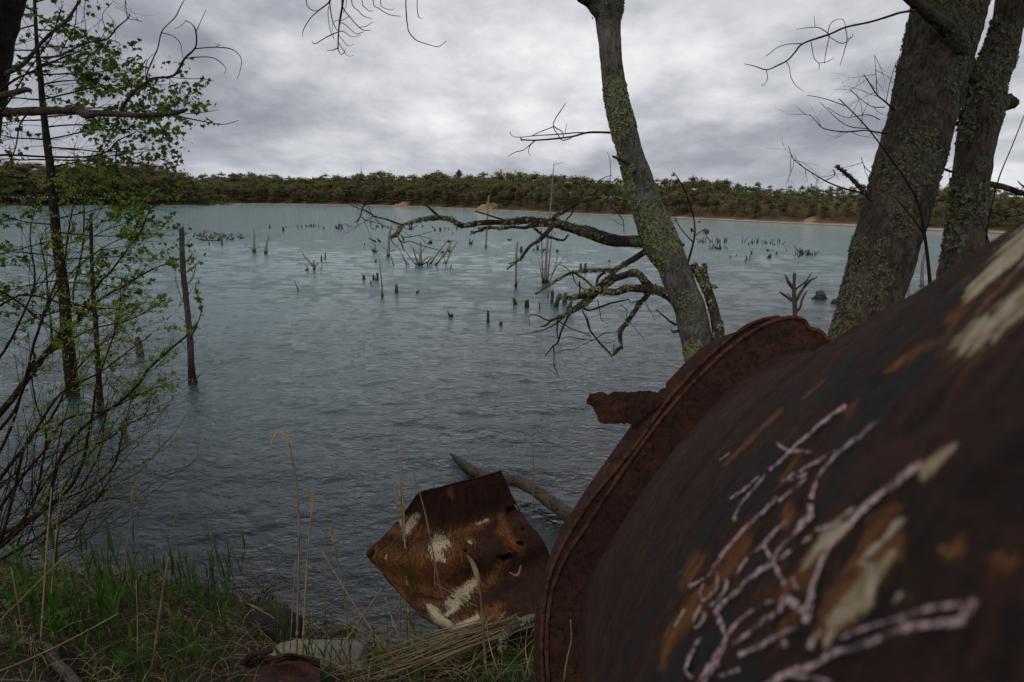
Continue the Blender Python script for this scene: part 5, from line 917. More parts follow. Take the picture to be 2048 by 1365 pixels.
for s in CH:
    a = parse(s); a = catmull(a, 12); seg_ = np.concatenate([[0], np.cumsum(np.hypot(*np.diff(a[:, :2], axis=0).T))]); nn = max(3, int(seg_[-1]/2.6)); a = np.stack([np.interp(np.linspace(0, seg_[-1], nn), seg_, a[:, c]) for c in range(3)], 1); m = MB(); L = []; ks = np.linspace(-1, 1, 8)
    t = np.gradient(a[:, :2], axis=0); t /= np.hypot(t[:, 0], t[:, 1])[:, None]+1e-9; nr_ = np.column_stack([-t[:, 1], t[:, 0]])
    q2 = a[:, None, :2]+nr_[:, None]*(a[:, 2]*.52)[:, None, None]*ks[None, :, None]+rng.normal(0, .35, (len(a), 8, 2)); L = hits(q2.reshape(-1, 2)).reshape(len(a), 8, 3); L = L[~np.isnan(L).any((1, 2))]
    if len(L) > 1:
        LL = np.array(L); F_ = grid_faces(len(L), 8); cen = LL.reshape(-1, 3)[F_].mean(1); ac = np.abs((np.arange(len(F_)) % 7)-3)/3.0
        keep = vnoise(cen*230, 5)*.55+vnoise(cen*70, 6)*.35+rng.normal(0, .22, len(F_)) > -.36+.62*ac**2
        if keep.sum() > 3: m.add(LL, F_[keep]); m.build('chalk_mark', M['chalk'], e)
# ------------------------------------------------------------------ bent rusty sheet at the waterline
ROW = [[(838, 985, 4.962), (890, 972, 4.970), (945, 958, 4.984), (1002, 943, 4.984)], [(800, 1036, 5.051), (870, 1062, 5.079), (950, 1045, 5.096), (1036, 1014, 5.096)], [(762, 1078, 4.970), (850, 1090, 4.962), (955, 1075, 4.984), (1060, 1048, 5.006)], [(733, 1108, 4.939), (850, 1130, 4.894), (965, 1115, 4.925), (1085, 1080, 4.939)], [(768, 1150, 4.952), (860, 1180, 4.952), (980, 1165, 4.975), (1105, 1128, 4.984)], [(812, 1200, 4.78), (890, 1215, 4.72), (1000, 1205, 4.75), (1110, 1180, 4.8)], [(850, 1238, 4.7), (915, 1255, 4.58), (1010, 1255, 4.55), (1115, 1235, 4.6)], [(895, 1268, 4.72), (950, 1300, 4.62), (1030, 1310, 4.6), (1120, 1290, 4.6)]]
G = np.array(ROW, float); G = np.array([catmull(r, 44) for r in G]); G = np.stack([catmull(G[:, j], 20) for j in range(G.shape[1])], 1); nr, nc = G.shape[:2]
Q = np.array([[P(x, y, d) for x, y, d in r] for r in G]); u = np.linspace(0, 1, nc)[None, :]+np.zeros((nr, 1)); Q += (.012*fbm(np.stack([u*6, np.linspace(0, 5, nr)[:, None]+0*u, u*0], -1), 3, 61))[..., None]*cF+(.004*fbm(Q*30, 2, 62))[..., None]*cU
e = empty('bent_rusty_plate', (*P(900, 1200, 4.8)[:2], 0), 'crumpled rusty steel plate with flaking cream paint, half in the water beside the tank', 'metal plate')
X0, Y0, _ = proj(Q.reshape(-1, 3)); PX, PY, ok = X0, Y0, np.ones(len(X0), bool)
cr = pmask(['812,1065,14 822,1045,22 835,1030,10', '800,1040,10 812,1060,14', '873,1100,30 880,1088,34 890,1085,16', '870,1110,16 885,1120,14', '900,1205,22 925,1190,30 950,1165,18', '858,1212,12 880,1240,26 895,1250,18', '940,1085,8', '895,1230,10 915,1205,20', '905,1262,18 955,1235,12', '770,1118,6 773,1110,4', '955,1048,5 975,1040,4'])
orr = pmask(['740,1105,20 790,1130,60 800,1190,30', '780,1060,20 830,1060,50', '840,1110,50 900,1100,60 880,1160,40', '900,1075,20 960,1050,18 980,1040,10', '1000,1030,10 1020,1080,16', '850,1200,30 900,1200,60 960,1170,30', '870,1240,40 900,1260,40 1000,1215,16', '1040,1100,20 1000,1060,14', '925,1065,20 945,1085,16', '840,1130,60 850,1180,40', '1020,1110,16 980,1160,20', '900,980,10 905,995,8'], .75)
hol = pmask(['998,1114,5 1008,1116,9 1018,1112,10', '1018,1020,10 1030,1017,8', '1038,1086,6 1045,1088,4', '1045,1058,4', '930,1102,3'], 1) > .6
fq = grid_faces(nr, nc); fq = fq[~hol[fq].any(1)]
nrm = np.cross(np.gradient(Q, axis=0), np.gradient(Q, axis=1)); nrm /= np.linalg.norm(nrm, axis=2, keepdims=True)+1e-9
if (nrm.reshape(-1, 3).mean(0)@cF) < 0: nrm = -nrm
B2 = Q+nrm*.010; mb = MB(); nv = nr*nc; bd = np.concatenate([np.arange(nc), np.arange(1, nr)*nc+nc-1, (nr-1)*nc+np.arange(nc-2, -1, -1), np.arange(nr-2, 0, -1)*nc]); bn = np.roll(bd, -1)
mb.add(np.concatenate([Q.reshape(-1, 3), B2.reshape(-1, 3)]), np.vstack([fq, fq[:, ::-1]+nv, np.stack([bd, bn, bn+nv, bd+nv], -1)])); o = mb.build('plate', M['rust'], e)
jj, ii = np.meshgrid(np.linspace(0, 2.6, nc), np.linspace(0, 2.4, nr)); cylattr(o, np.tile(np.stack([ii, jj, 0*ii], -1).reshape(-1, 3), (2, 1)), 2*nv)
ca = o.data.color_attributes.new('marks', 'FLOAT_COLOR', 'POINT'); col = np.zeros((2*nv, 4), np.float32); col[:, 3] = 1; col[:nv, 0] = cr; col[:nv, 1] = np.maximum(orr*.88, .12); ca.data.foreach_set('color', col.ravel())
mb = MB(); mb.add((Q+cF*.06)[3:-3, 3:-3].reshape(-1, 3), grid_faces(nr-6, nc-6)); mb.build('hole_backing', M['rust2'], e)  # unseen second skin, added so the holes look dark
mb = MB(); limb(mb, '735,1112,10 742,1106,14 748,1100,8', 4.94, n=7); mb.build('rolled_corner', M['rust2'], e)
# ------------------------------------------------------------------ driftwood log, rocks, scrap
m = MB(); a = parse('900,908,5 912,915,10 922,925,17 940,938,22 965,950,26 1000,958,28 1040,965,30 1075,985,32 1105,1008,33 1135,1030,34 1180,1070,36 1220,1110,38'); Ds = [6.9, 6.8, 6.65, 6.45, 6.25, 6.0, 5.8, 5.6, 5.4, 5.2, 4.9, 4.7]
p = np.array([[*P(x, y, d), w_*d/FPX/2] for (x, y, w_), d in zip(a, Ds)]); zs = np.array([.05, .04, .03, .04, .07, .13, .17, .15, .12, .12, .15, .2]); 
for i in range(len(p)): 
    d = ray(a[i, 0], a[i, 1]); t = (zs[i]-H0)/d[2]; p[i, :3] = CAM+d*t; p[i, 3] = a[i, 2]*t/FPX/2*.84
p = catmull(p, 8); tube(m, p[:, :3], p[:, 3], 18, .10, 9, ridge=.10); tube(m, [p[20, :3], p[20, :3]+[0, 0, .09]], [.012, .008], 5)
solo(m, 'driftwood_log', M['drift'], p[30, :3], 'grey curved driftwood log lying in the water behind the crumpled plate', 'log')
def rock(px, py, D, sx, sy, sz, mt, label, name='rock', seed=0, flat=0., z=None, sink=.4):
    c = P(px, py, D); c[2] = ground_z(c[0], c[1])+sz*(1-sink)*.3 if z is None else z; nu, nv_ = 40, 26; A, B = np.meshgrid(np.linspace(0, 2*math.pi, nu, endpoint=False), np.linspace(-math.pi/2, math.pi/2, nv_)); d = np.stack([np.cos(A)*np.cos(B), np.sin(A)*np.cos(B), np.sin(B)], -1)
    d2 = np.sign(d)*np.abs(d)**(.72-.25*flat); R_ = 1+.16*fbm(d*1.4+seed, 3, seed)+.03*fbm(d*9+seed, 3, seed+1); V = d2*R_[..., None]*[sx, sy, sz]+c; m = MB(); m.add(V, grid_faces(nv_, nu, True)); return solo(m, name, M[mt], c, label, 'rock')
def rockm(c1, c2):
    def fn(k): g = geo(k); a = k.noise(g, 14, 7, .65); b = k.noise(g, 90, 4, .7); return pbr(k, k.mix(k.ramp(a, [(.3, 0), (.7, 1)]), c1, c2), .88, k.math('ADD', a, k.math('MULTIPLY', b, .5)), .6, .012)
    return fn
M['rock_g'] = mat('pale_grey_stone', rockm((.12, .105, .085), (.21, .19, .16))); M['rock_d'] = mat('dark_wet_stone', rockm((.010, .009, .009), (.030, .027, .026)))
rock(548, 1245, 5.0, .20, .16, .15, 'rock_d', 'dark rounded rock at the waterline behind the pale stone', seed=3); rock(634, 1300, 4.55, .33, .16, .10, 'rock_g', 'flat pale grey stone at the water edge, grass in front of it', seed=5, flat=.8); rock(735, 1305, 4.7, .10, .08, .05, 'rock_g', 'small flat pale stone right of the big flat one', seed=9, flat=.6, z=-.01)
rock(415, 1210, 5.35, .10, .07, .05, 'rock_d', 'small dark stone in the dead brush at the water edge', seed=11)
e = empty('rusty_scrap', (*P(560, 1345, 4.0)[:2], .4), 'low rusty scrap of bent plate in the grass in front of the pale stone', 'scrap metal')
A, B = np.meshgrid(np.linspace(0, 1, 40), np.linspace(0, 1, 24)); X1 = 490+A*150; Y1 = 1326-16*np.sin(A*2.6+.3)+B*58+6*vnoise(np.stack([A*5, B*5, A*0], -1), 5); Dz = 4.15-.35*B+.06*vnoise(np.stack([A*4, B*3, A*0], -1), 6)+.12*np.exp(-((B-.18)/.06)**2)
V = np.array([[P(x, y, d) for x, y, d in zip(*r)] for r in zip(X1, Y1, Dz)]); m = MB(); nv = V.size//3; f = grid_faces(24, 40); m.add(np.concatenate([V.reshape(-1, 3), (V-[0, 0, .02]).reshape(-1, 3)]), np.vstack([f, f[:, ::-1]+nv])); m.build('bent_plate', M['rust2'], e)
m = MB(); limb(m, '486,1330,10 500,1312,14 520,1306,12 545,1302,8', 4.1, n=8); m.build('rolled_edge', M['rust2'], e)
# ------------------------------------------------------------------ plants and litter on the bank
def gnd(px, py):
    """point where the pixel's ray meets the bank"""
    d = ray(px, py); ts = np.linspace(2.0, 12, 500); q = CAM+ts[:, None]*d; z = ground_z(q[:, 0], q[:, 1]); i = np.argmax(q[:, 2] < np.maximum(z, 0)); return q[i], ts[i]
def blade(mb, p, ang, lean, L, w_, curve=1.0, seg=5, droop=0.):
    t = np.linspace(0, 1, seg+1); hx = lean*L*t**(1+curve); hz = L*t-droop*L*t**3-hx*.25; c, s = math.cos(ang), math.sin(ang); C = np.column_stack([p[0]+c*hx, p[1]+s*hx, p[2]+hz]); wd = w_*(1-t**2.2)*np.minimum(1, .45+t*3)/2
    tw = ang+math.pi/2+rng.normal(0, .3); S_ = np.array([math.cos(tw), math.sin(tw), .1]); Lf = C+S_*wd[:, None]; Rt = C-S_*wd[:, None]; V = np.stack([Lf, C-np.array([c, s, 0])*wd[:, None]*.35, Rt], 1).reshape(-1, 3)
    i = np.arange(seg)*3; mb.add(V, np.vstack([np.stack([i, i+1, i+4, i+3], -1), np.stack([i+1, i+2, i+5, i+4], -1)]))
def on_bank(n, xr, yr, dmin=.0, dmax=9.):
    x = rng.uniform(*xr, n*3); y = rng.uniform(*yr, n*3); d = shore_d(x, y); k = (d > dmin) & (d < dmax); x, y = x[k][:n], y[k][:n]; return np.column_stack([x, y, ground_z(x, y)])
def in_tank(q, m_=.05):
    v = q-TC; s = v@TN; return s > -.25 and np.linalg.norm(v-TN*s) < TB+m_
XR, YR = (-4.5, 2.6), (1.2, 6.8)
# short grass, ferny green, litter: nobody could count them
m = MB(); pts = on_bank(14000, XR, YR, .05); dens = vnoise(np.column_stack([pts[:, :2]*1.9, pts[:, 2]*0]), 77)
for p, d in zip(pts, dens):
    if d+rng.normal(0, .28) > .22: blade(m, p, rng.uniform(0, 6.28), rng.uniform(.1, .6), rng.uniform(.05, .20), rng.uniform(.003, .006), seg=3)
m.build('short_grass', M['grass'], kind='stuff', smooth=False, label='short green grass on the bank')
m = MB(); pts = on_bank(5200, XR, YR, -.12)
for p in pts: blade(m, p+[0, 0, .01], rng.uniform(0, 6.28), rng.uniform(.6, 2.2), rng.uniform(.06, .28), rng.uniform(.0018, .0045), droop=rng.uniform(.4, .95), seg=4)
m.build('dead_grass', M['straw'], kind='stuff', smooth=False, label='dead bleached grass and straw matted on the bank')
m = MB(); pts = on_bank(11000, XR, YR, -.15); v, t = LEAF['lance']; v2 = v*[1.6, 1, 3]
for p in pts:
    a = rng.uniform(0, 6.28); s = rng.uniform(.018, .05); R_ = np.array(Matrix.Rotation(a, 3, 'Z') @ Matrix.Rotation(rng.normal(0, .5), 3, 'X') @ Matrix.Rotation(rng.normal(0, .4), 3, 'Y')); m.add((v2*s)@R_.T+p+[0, 0, .012], None, t)
m.build('leaf_litter', M['litter'], kind='stuff', smooth=False, label='brown fallen leaves on the bank')
m = MB()
for p in on_bank(700, XR, YR, -.1): d = rng.normal(0, 1, 3)*[1, 1, .22]; twig(m, p+[0, 0, .015], d, rng.uniform(.08, .4), rng.uniform(.0012, .0035), 1, n=3, seg=3)
m.build('fallen_twigs', M['twig'], kind='stuff', label='small fallen twigs on the bank')
m = MB()
for cx, cy, n_ in ((900, 1315, 42), (1010, 1330, 40), (1050, 1290, 26), (860, 1345, 24), (960, 1290, 22), (640, 1355, 22), (300, 1310, 30), (370, 1290, 26), (250, 1340, 24), (420, 1320, 20), (1040, 1345, 30), (780, 1355, 16)):
    for k in range(n_):
        q, D = gnd(cx+rng.normal(0, 26), cy+rng.normal(0, 12)); L = rng.uniform(.05, .14); st = q+np.array([0, 0, 0]); top = q+[rng.normal(0, .02), rng.normal(0, .02), L]; tube(m, [st, (st+top)/2, top], [.0015, .0012, .0006], 3, cap=False)
        for j in range(9):
            f = (j+1)/10; c = st+(top-st)*f; r_ = .032*(1.15-f)*min(1, L/.1)
            for a in rng.uniform(0, 6.28, 6): d = np.array([math.cos(a), math.sin(a), .65]); s_2 = np.cross(d, [0, 0, 1])*.0012; m.add([c-s_2, c+s_2, c+d*r_], None, [(0, 1, 2)])
m.build('horsetail_tufts', M['weed'], kind='stuff', smooth=False, label='soft bright green horsetail tufts in the grass')
# reed shoots: blades sheathed on a stem, a thing each
def reed_shoot(px, py, topy, lean_px=0, nb=4, D=None, label='green reed shoot standing in the dead grass of the bank', group='green reed shoots', wide=1.0):
    q, DD_ = gnd(px, py); L = (py-topy)*DD_/FPX*1.02; m = MB(); top = q+[lean_px*DD_/FPX, rng.normal(0, .03), L*.62]; tube(m, [q-[0, 0, .03], (q+top)/2+[rng.normal(0, .006), 0, 0], top], [.0028, .0026, .0018], 5)
    for k in range(nb):
        f = k/(nb-1) if nb > 1 else 1; c = q+(top-q)*(.25+.75*f); a = (0 if k % 2 else math.pi)+rng.normal(0, .5); Lb = L*(1-.62*(.25+.75*f)) if k == nb-1 else L*rng.uniform(.32, .5); blade(m, c, a, .08 if k == nb-1 else rng.uniform(.18, .55), Lb, rng.uniform(.016, .025)*wide, curve=.5, seg=6)
    if group:
        z_ = 'at the foot of the willow shrub' if px < 150 else 'left of the thick broken pale stalk' if px < 305 else 'right of the thick broken pale stalk' if px < 440 else 'beside the dead brush at the water edge' if px < 530 else 'around the flat pale stone' if px < 720 else 'in the straw below the crumpled plate'
        label = 'green reed shoot standing '+z_; group = 'green reed shoots '+z_
    return solo(m, 'reed_shoot', M['grass'], q, label, 'reed', group, smooth=False)
for a in [(118, 1190, 975, 2, 4, 1.6), (103, 1200, 1060, -4, 3, 1.3), (252, 1175, 997, -9, 4, 1.2), (268, 1180, 1023, 8, 4, 1.2), (288, 1170, 1057, 4, 3, 1), (192, 1190, 1040, -14, 4, 1.2), (205, 1230, 1085, 4, 3, 1), (160, 1215, 1085, -4, 3, 1), (300, 1200, 1090, 6, 3, 1), (318, 1205, 1080, -2, 4, 1), (332, 1210, 1095, 10, 4, 1), (345, 1195, 1078, 5, 3, 1), (360, 1215, 1110, 3, 3, .9), (400, 1215, 1090, -3, 4, 1.1), (415, 1205, 1120, 4, 3, .9), (425, 1180, 1081, 0, 3, .8), (478, 1160, 1067, 8, 3, .9), (455, 1200, 1120, -8, 3, .8), (380, 1200, 1125, -5, 3, .8), (235, 1215, 1070, -6, 4, 1), (275, 1225, 1100, 8, 4, 1.1), (222, 1260, 1130, 5, 3, 1), (150, 1290, 1170, -6, 3, 1), (180, 1345, 1220, -8, 3, 1.2), (245, 1355, 1245, 12, 3, 1.2),
          (557, 1340, 1180, 2, 3, 1.3), (572, 1355, 1188, 0, 4, 1.4), (615, 1335, 1215, 4, 4, .9), (628, 1340, 1200, -3, 4, .9), (648, 1335, 1220, 10, 4, .9), (662, 1340, 1215, 4, 4, .9), (676, 1335, 1228, 12, 3, .8), (640, 1350, 1240, -12, 3, .8), (692, 1340, 1225, 16, 3, .8), (755, 1345, 1228, -3, 3, 1), (774, 1345, 1215, 0, 3, 1.4), (832, 1310, 1072, 0, 4, 1.2), (850, 1340, 1250, 3, 3, .9), (930, 1340, 1285, -6, 3, 1), (1032, 1340, 1270, 3, 3, 1.1), (985, 1350, 1300, 8, 3, .9), (35, 1340, 1200, 4, 3, 1), (70, 1260, 1130, 6, 3, 1), (352, 1355, 1290, 8, 3, .9), (405, 1345, 1265, -5, 3, .9), (480, 1290, 1215, 4, 3, .8), (520, 1350, 1290, -4, 3, .9)]:
    lb = {118: 'broad dark green reed blade, tallest at the foot of the willow shrub', 832: 'green reed shoot standing in front of the crumpled plate', 572: 'broad green reed blade left of the hooked dead stalk'}.get(a[0])
    reed_shoot(*a[:3], lean_px=a[3], nb=a[4], wide=a[5], label=lb or 'green reed shoot standing in the dead grass of the bank', group=None if lb else 'green reed shoots')
for k in range(110):
    px = rng.uniform(40, 480); py = rng.uniform(1170, 1310); reed_shoot(px, py, py-rng.uniform(55, 165), rng.normal(0, 8), 3, wide=.8)
# dead stalks
def stalk(s, label, head=None, mt='straw', D=None, name='dead_reed_stalk', group=None):
    a = parse(s); q, DD_ = gnd(a[0, 0], a[0, 1]); m = MB(); Ds = D or DD_; p = limb(m, a, (Ds, Ds-.05), n=6, sub=4, bump=.03)
    for k in range(2, len(p)-2, 7): tube(m, [p[k, :3], p[k, :3]+(p[k+1, :3]-p[k, :3])*.25], [p[k, 3]*1.45]*2, 6)
    e_ = empty(name, p[0, :3], label, 'reed', group); o = m.build('stalk', M[mt], e_)
    if head:
        m = MB(); h = parse(head); hp = catmull(np.array([[*P(x, y, Ds-.04), w_*Ds/FPX/2] for x, y, w_ in h]), 4); d = np.gradient(hp[:, :3], axis=0); sd = np.cross(d, cF); sd /= np.linalg.norm(sd, axis=1, keepdims=True)+1e-9
        V = np.stack([hp[:, :3]+sd*hp[:, 3:4], hp[:, :3]-cF*hp[:, 3:4]*.5, hp[:, :3]-sd*hp[:, 3:4]], 1).reshape(-1, 3); i = np.arange(len(hp)-1)*3; m.add(V, np.vstack([np.stack([i, i+1, i+4, i+3], -1), np.stack([i+1, i+2, i+5, i+4], -1)])); m.build('dry_leaf', M[mt], e_, smooth=False)
    return e_
stalk('592,1345,4.6 596,1200,4.4 598,1050,4.2 592,960,4 582,905,3.6 576,885,3', 'tall dead reed stalk with a hooked dry leaf at its tip', '580,895,7 572,875,9 560,865,5 550,872,4 543,888,4 541,906,2')
stalk('604,1350,4.2 610,1200,4 618,1080,3.8 625,1010,3.4', 'dead reed stalk right of the hooked one, a curled brown leaf on top', '626,1010,5 624,992,9 617,978,6 612,971,2')
stalk('650,1240,2.4 651,1140,2.2 652,1052,2 658,1025,1.4', 'thin pale dry stem behind the two tall dead stalks'); stalk('702,1345,3.4 692,1220,3.2 676,1130,3 668,1080,2.6 662,1055,2', 'dry stalk leaning left between the pale stone and the plate', '668,1085,5 664,1065,6 661,1052,2')
stalk('800,1300,3.2 799,1150,3 797,1050,2.8 795,1000,2.4', 'dry stalk with a feathery tip in front of the left corner of the plate', '796,1003,4 792,985,7 788,966,2'); stalk('822,1310,4.4 813,1150,4.2 806,1000,3.8 799,890,2', 'tallest straight dry stalk in front of the crumpled plate'); stalk('816,1305,4 809,1150,3.8 804,1030,3.2 801,962,1.6', 'straight dry stalk close beside the tallest one')
stalk('888,1205,3 875,1150,3 862,1085,2.8 846,1010,2.4 832,965,2 825,944,1.4', 'thin bent dry stalk crossing the cream paint of the plate', D=4.4); stalk('870,1180,2 868,1120,1.8 852,1030,1.6 845,1005,1.2', 'thin short dry stem beside the bent one on the plate', D=4.4)
stalk('975,1365,4.4 968,1290,4.2 962,1200,4 956,1160,3.6', 'dead stalk with a pale furled leaf in front of the plate', '957,1170,7 952,1145,10 944,1125,8 934,1111,4')
stalk('1008,1290,2.6 1030,1190,2.6 1052,1090,2.4 1064,1020,2.4 1067,950,2 1065,864,1.2', 'long fine reddish stem rising between the plate and the tank', '1045,1115,2 1036,1150,5 1018,1145,2'); stalk('303,1345,5 318,1240,5 328,1170,5 337,1116,5', 'thick broken pale reed stalk, left foreground')
stalk('80,1300,3.4 88,1180,3.2 96,1060,3 103,975,2', 'pale dry stalk at the foot of the willow shrub'); stalk('95,1270,3 108,1120,2.4 118,1010,2 126,960,1.4', 'dry stalk leaning right beside the broad reed blade'); stalk('-20,1262,4.4 60,1182,4.2 134,1108,4', 'pale broken stalk slanting across the left corner'); stalk('52,1320,3 38,1220,3 22,1134,3', 'pale stalk leaning left near the left edge')
stalk('243,1200,3 252,1110,2.8 262,1020,2.6 266,985,2.4', 'dry reed with a small plume among the green shoots', '264,1005,6 268,980,8 276,960,3'); stalk('264,1010,1.6 268,960,1.4 268,912,1', 'fine straight dry stem above the green shoots', D=5.4); stalk('270,1050,1.6 280,990,1.4 296,920,1', 'fine dry stem leaning right above the green shoots', D=5.4); stalk('337,1110,1.8 345,1060,1.6 356,1020,1.4 366,992,1', 'fine dry stem leaning right, right of the green shoots', D=5.2)
stalk('-20,1350,3.4 60,1318,3.2 150,1275,3 236,1228,2.4', 'long pale stalk lying low across the left corner'); stalk('275,1325,2.6 275,1240,2.4 272,1160,2', 'thin upright dry stem left of the broken pale stalk'); stalk('1128,1365,4 1134,1320,4 1143,1280,3.4 1141,1240,2', 'thin dry stem right in front of the tank flange', D=1.65)
stalk('580,1300,2 586,1200,1.8 592,1120,1.4', 'thin dry stem just left of the hooked stalk', D=4.5); stalk('762,1180,3 720,1240,3 680,1300,3.2 650,1340,3', 'broken straw slanting down left of the plate', D=4.35); stalk('645,1105,2.4 690,1180,2.4 730,1240,2.6 770,1300,2.8', 'fine straw leaning left over the shallows', D=4.4); stalk('770,1195,2.8 785,1240,2.8 805,1290,2.6', 'short bent straw at the left corner of the plate', D=4.3)
# bundle of straw fallen against the plate
m = MB()
for k in range(62):
    y0 = 1222+abs(rng.normal(0, 30)); x0 = rng.uniform(960, 1090); L = rng.uniform(90, 380); sl = .31+abs(rng.normal(0, .14)); x1 = x0-L; y1 = y0+L*sl+rng.normal(0, 8)
    if rng.random() < .38: x1, y1 = x0-L*.5*rng.uniform(-.3, 1), y0+rng.uniform(40, 110)
    y1 = min(y1, 1362); q, d1 = gnd(x1, y1); D0 = rng.uniform(4.2, 4.42); limb(m, [[x0, y0, rng.uniform(1.2, 3)], [(x0+x1)/2+rng.normal(0, 6), (y0+y1)/2+rng.normal(0, 6)-2, rng.uniform(1.5, 3.2)], [x1, y1, 1.6]], (D0, max(3.1, min(d1-.05, D0+.1))), n=3, sub=3)
for k in range(90):
    x0 = rng.uniform(560, 1060); y0 = rng.uniform(1270, 1365); a = rng.uniform(-.9, .9); L = rng.uniform(40, 150); q, d1 = gnd(x0, y0); limb(m, [[x0, y0, 2.4], [x0-L*.5, y0-L*.5*a-10, 2.2], [x0-L, y0-L*a+5, 1.6]], d1-.06, n=3, sub=3)
m.build('straw_bundle', M['straw'], kind='stuff', label='bundle of long bleached straw fallen against the crumpled plate')
# dead brush at the water edge, weeds with round leaves
m = MB()
for k in range(60): q, D_ = gnd(rng.uniform(360, 540), rng.uniform(1185, 1225)); twig(m, q, (rng.normal(.2, .7), rng.normal(0, .4), rng.uniform(.3, 1)), rng.uniform(.12, .42), .003, 2, n=3, kids=(1, 3), wig=.5)
solo(m, 'dead_brush', M['twig'], gnd(450, 1210)[0], 'tangle of thin dead twigs at the water edge left of the dark rock', 'dead brush')
def weed(px, py, n_, sp, label, hpx=70, D=None):
    q0, D_ = gnd(px, py); e_ = empty('leafy_weed', q0, label, 'plant'); L_ = []
    for k in range(n_):
        m = MB()
        q, D_ = gnd(px+rng.normal(0, sp), py+rng.normal(0, 10)); top = q+[rng.normal(0, .06), rng.normal(0, .06), rng.uniform(.3, 1)*hpx*D_/FPX]; tube(m, [q, (q+top)/2+rng.normal(0, .01, 3), top], [.0025, .002, .001], 4, cap=False); m.build('stem', M['weed'], e_)
        for j in range(rng.integers(4, 9)): c = q+(top-q)*rng.uniform(.3, 1.0); a = rng.uniform(0, 6.28); L_.append((c, (math.cos(a), math.sin(a), rng.uniform(-.3, .5)), rng.uniform(.03, .062)))
    v, t = LEAF['lance']; mm = MB(); mm.add(v*[2.0, 1, 1], None, t); me = mm.mesh('leaf', M['weed'])
    for i, (c, d, s) in enumerate(L_[:150]):
        y = np.array(d)/np.linalg.norm(d); x = np.cross(y, (0, 0, 1)+rng.normal(0, .3, 3)); x /= np.linalg.norm(x); z = np.cross(x, y); o = bpy.data.objects.new('leaf', me); S.collection.objects.link(o); o.parent = e_; cc_ = c-np.array(q0)
        o.matrix_local = Matrix(((x[0]*s, y[0]*s, z[0]*s, cc_[0]), (x[1]*s, y[1]*s, z[1]*s, cc_[1]), (x[2]*s, y[2]*s, z[2]*s, cc_[2]), (0, 0, 0, 1)))
weed(40, 1215, 20, 42, 'leafy green bush with round leaves at the left edge, under the willow', 95); weed(100, 1245, 10, 22, 'low leafy green plant right of the round-leaved bush, left corner', 60); weed(575, 1345, 4, 16, 'small leafy weed at the foot of the hooked dead stalk', 40); weed(845, 1330, 5, 30, 'trailing green weed with round leaves below the crumpled plate', 70); weed(935, 1345, 5, 20, 'small leafy weed in the straw, bottom centre', 40); weed(20, 1130, 12, 30, 'upper leafy green bush at the left edge among the willow stems', 80)
# sticks and roots
def stick(s, label, mt='drift', D=None, off=.03, name='driftwood_stick', n=10, ridge=.08):
    a = parse(s); m = MB(); p = []
    for x, y, w_ in a: q, d_ = gnd(x, y); d_ = (D or d_)-off; p.append([*P(x, y, d_), w_*d_/FPX/2])
    p = catmull(np.array(p), 6); tube(m, p[:, :3], p[:, 3], n, .12, 14, ridge=ridge); solo(m, name, M[mt], p[len(p)//2, :3], label, 'stick' if 'root' not in name else 'root')
stick('-40,1262,18 0,1278,18 40,1282,17 80,1288,14 98,1294,12', 'thick grey driftwood branch lying at the left edge', off=.08); stick('92,1290,12 100,1300,17 112,1325,20 135,1350,22 165,1385,24', 'second piece of grey driftwood slanting into the bottom left corner', off=.10)
stick('334,1220,3 360,1231,4 385,1237,4 420,1234,4.4 447,1232,5 470,1245,5 488,1259,5 505,1278,5 518,1293,4.6 538,1299,3.6', 'thin bleached root curving over the dead grass', name='bleached_root', n=6, off=.05, ridge=0); stick('445,1264,12 460,1245,11 478,1222,9', 'short broken brown stick standing in the dead brush', off=.05)
q = 4.15; stick('1003,1300,14 1009,1272,16 1024,1254,17 1050,1243,16 1085,1235,17', 'lichen-covered crooked branch on the bank beside the tank', D=4.1, mt='drift', name='lichen_branch', off=0)
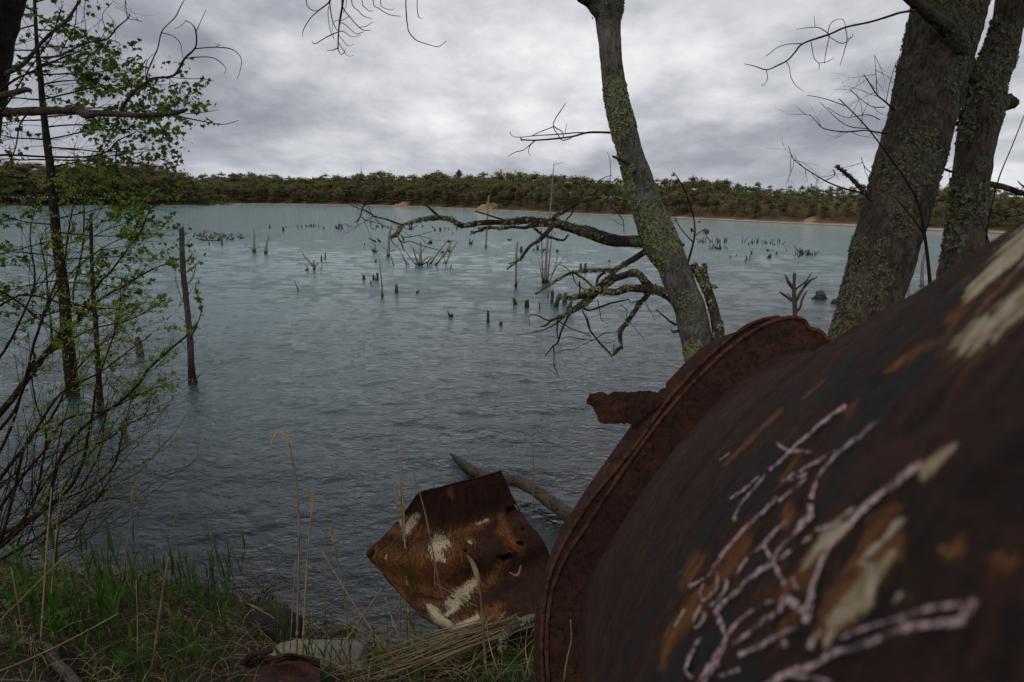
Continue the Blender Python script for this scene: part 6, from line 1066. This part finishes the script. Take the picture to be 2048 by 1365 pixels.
m = MB(); pp = catmull(np.array([[*P(x, y, 4.1), w_*4.1/FPX/2] for x, y, w_ in parse('1003,1300,14 1009,1272,16 1024,1254,17 1050,1243,16 1085,1235,17')]), 6); tb = tube(MB(), pp[:, :3], pp[:, 3], 12); flakes(m, tb, 420, .004, .010, -.3, 8, 44); m.build('lichen', M['lich_b'], bpy.data.objects['lichen_branch'], smooth=False, kind='stuff')
stick('1042,1305,8 1040,1330,9 1048,1350,7', 'short crooked grey stick below the lichen-covered branch', off=.05)

# ------------------------------------------------------------------ unseen crowns added above the frame to darken bank and near water
def shade_crown(parent, stemtop, centre, rad, nlimb, nleaf, mt='maple', zmin=None):
    global treeA
    ml = MB(); lv = MB(); v, t = LEAF['maple']; st = np.array(stemtop, float); c = np.array(centre, float); rad = np.array(rad, float)
    for k in range(nlimb):
        d = rng.normal(0, 1, 3); d /= np.linalg.norm(d); tip = c+d*rad*rng.uniform(.5, 1)
        tube(ml, catmull([st, (st+tip)/2+rng.normal(0, .25, 3), tip], 4), np.linspace(.045, .008, 9), 5, .1, 8)
        for q in range(5): twig(ml, tip+(st-tip)*rng.uniform(0, .4), rng.normal(0, 1, 3), rng.uniform(.5, 1.1), .006, 1, n=3)
    cl = c+rng.normal(0, .5, (int(nleaf/60), 3))*rad
    for k in range(nleaf):
        q = cl[rng.integers(len(cl))]+rng.normal(0, .30, 3)
        d = q-CAM; el = math.atan2(d[2], math.hypot(d[0], d[1])); 
        if d[1] > 0 and el < math.radians(19.5) : continue
        x, t_, _ = leaf_xf('maple', q, (rng.normal(0, .6), rng.normal(0, .6), -1), rng.uniform(.07, .13)); lv.add(x, None, t_)
    ml.build('shade_limbs', M['bark_dark'], parent, kind='stuff'); lv.build('crown', M[mt], parent, smooth=False, kind='stuff')  # unseen limbs and leaves, added to block the overhead sky
ob = bpy.data.objects
shade_crown(ob['lichen_tree'], tB[0][-1], (2.0, 3.2, 9.0), (3.0, 3.0, 1.8), 16, 8000)
shade_crown(ob['forked_tree'], tC[0][-1], (4.5, 2.0, 8.6), (2.6, 3.0, 1.8), 12, 5500)
shade_crown(ob['leaning_tree'], tA[0][-1], (0.2, 2.2, 8.2), (2.6, 2.4, 1.4), 12, 5500)
shade_crown(ob['bare_tree'], P(40, -150, DD), (-4.0, 3.0, 8.8), (3.2, 3.0, 1.8), 12, 6500)
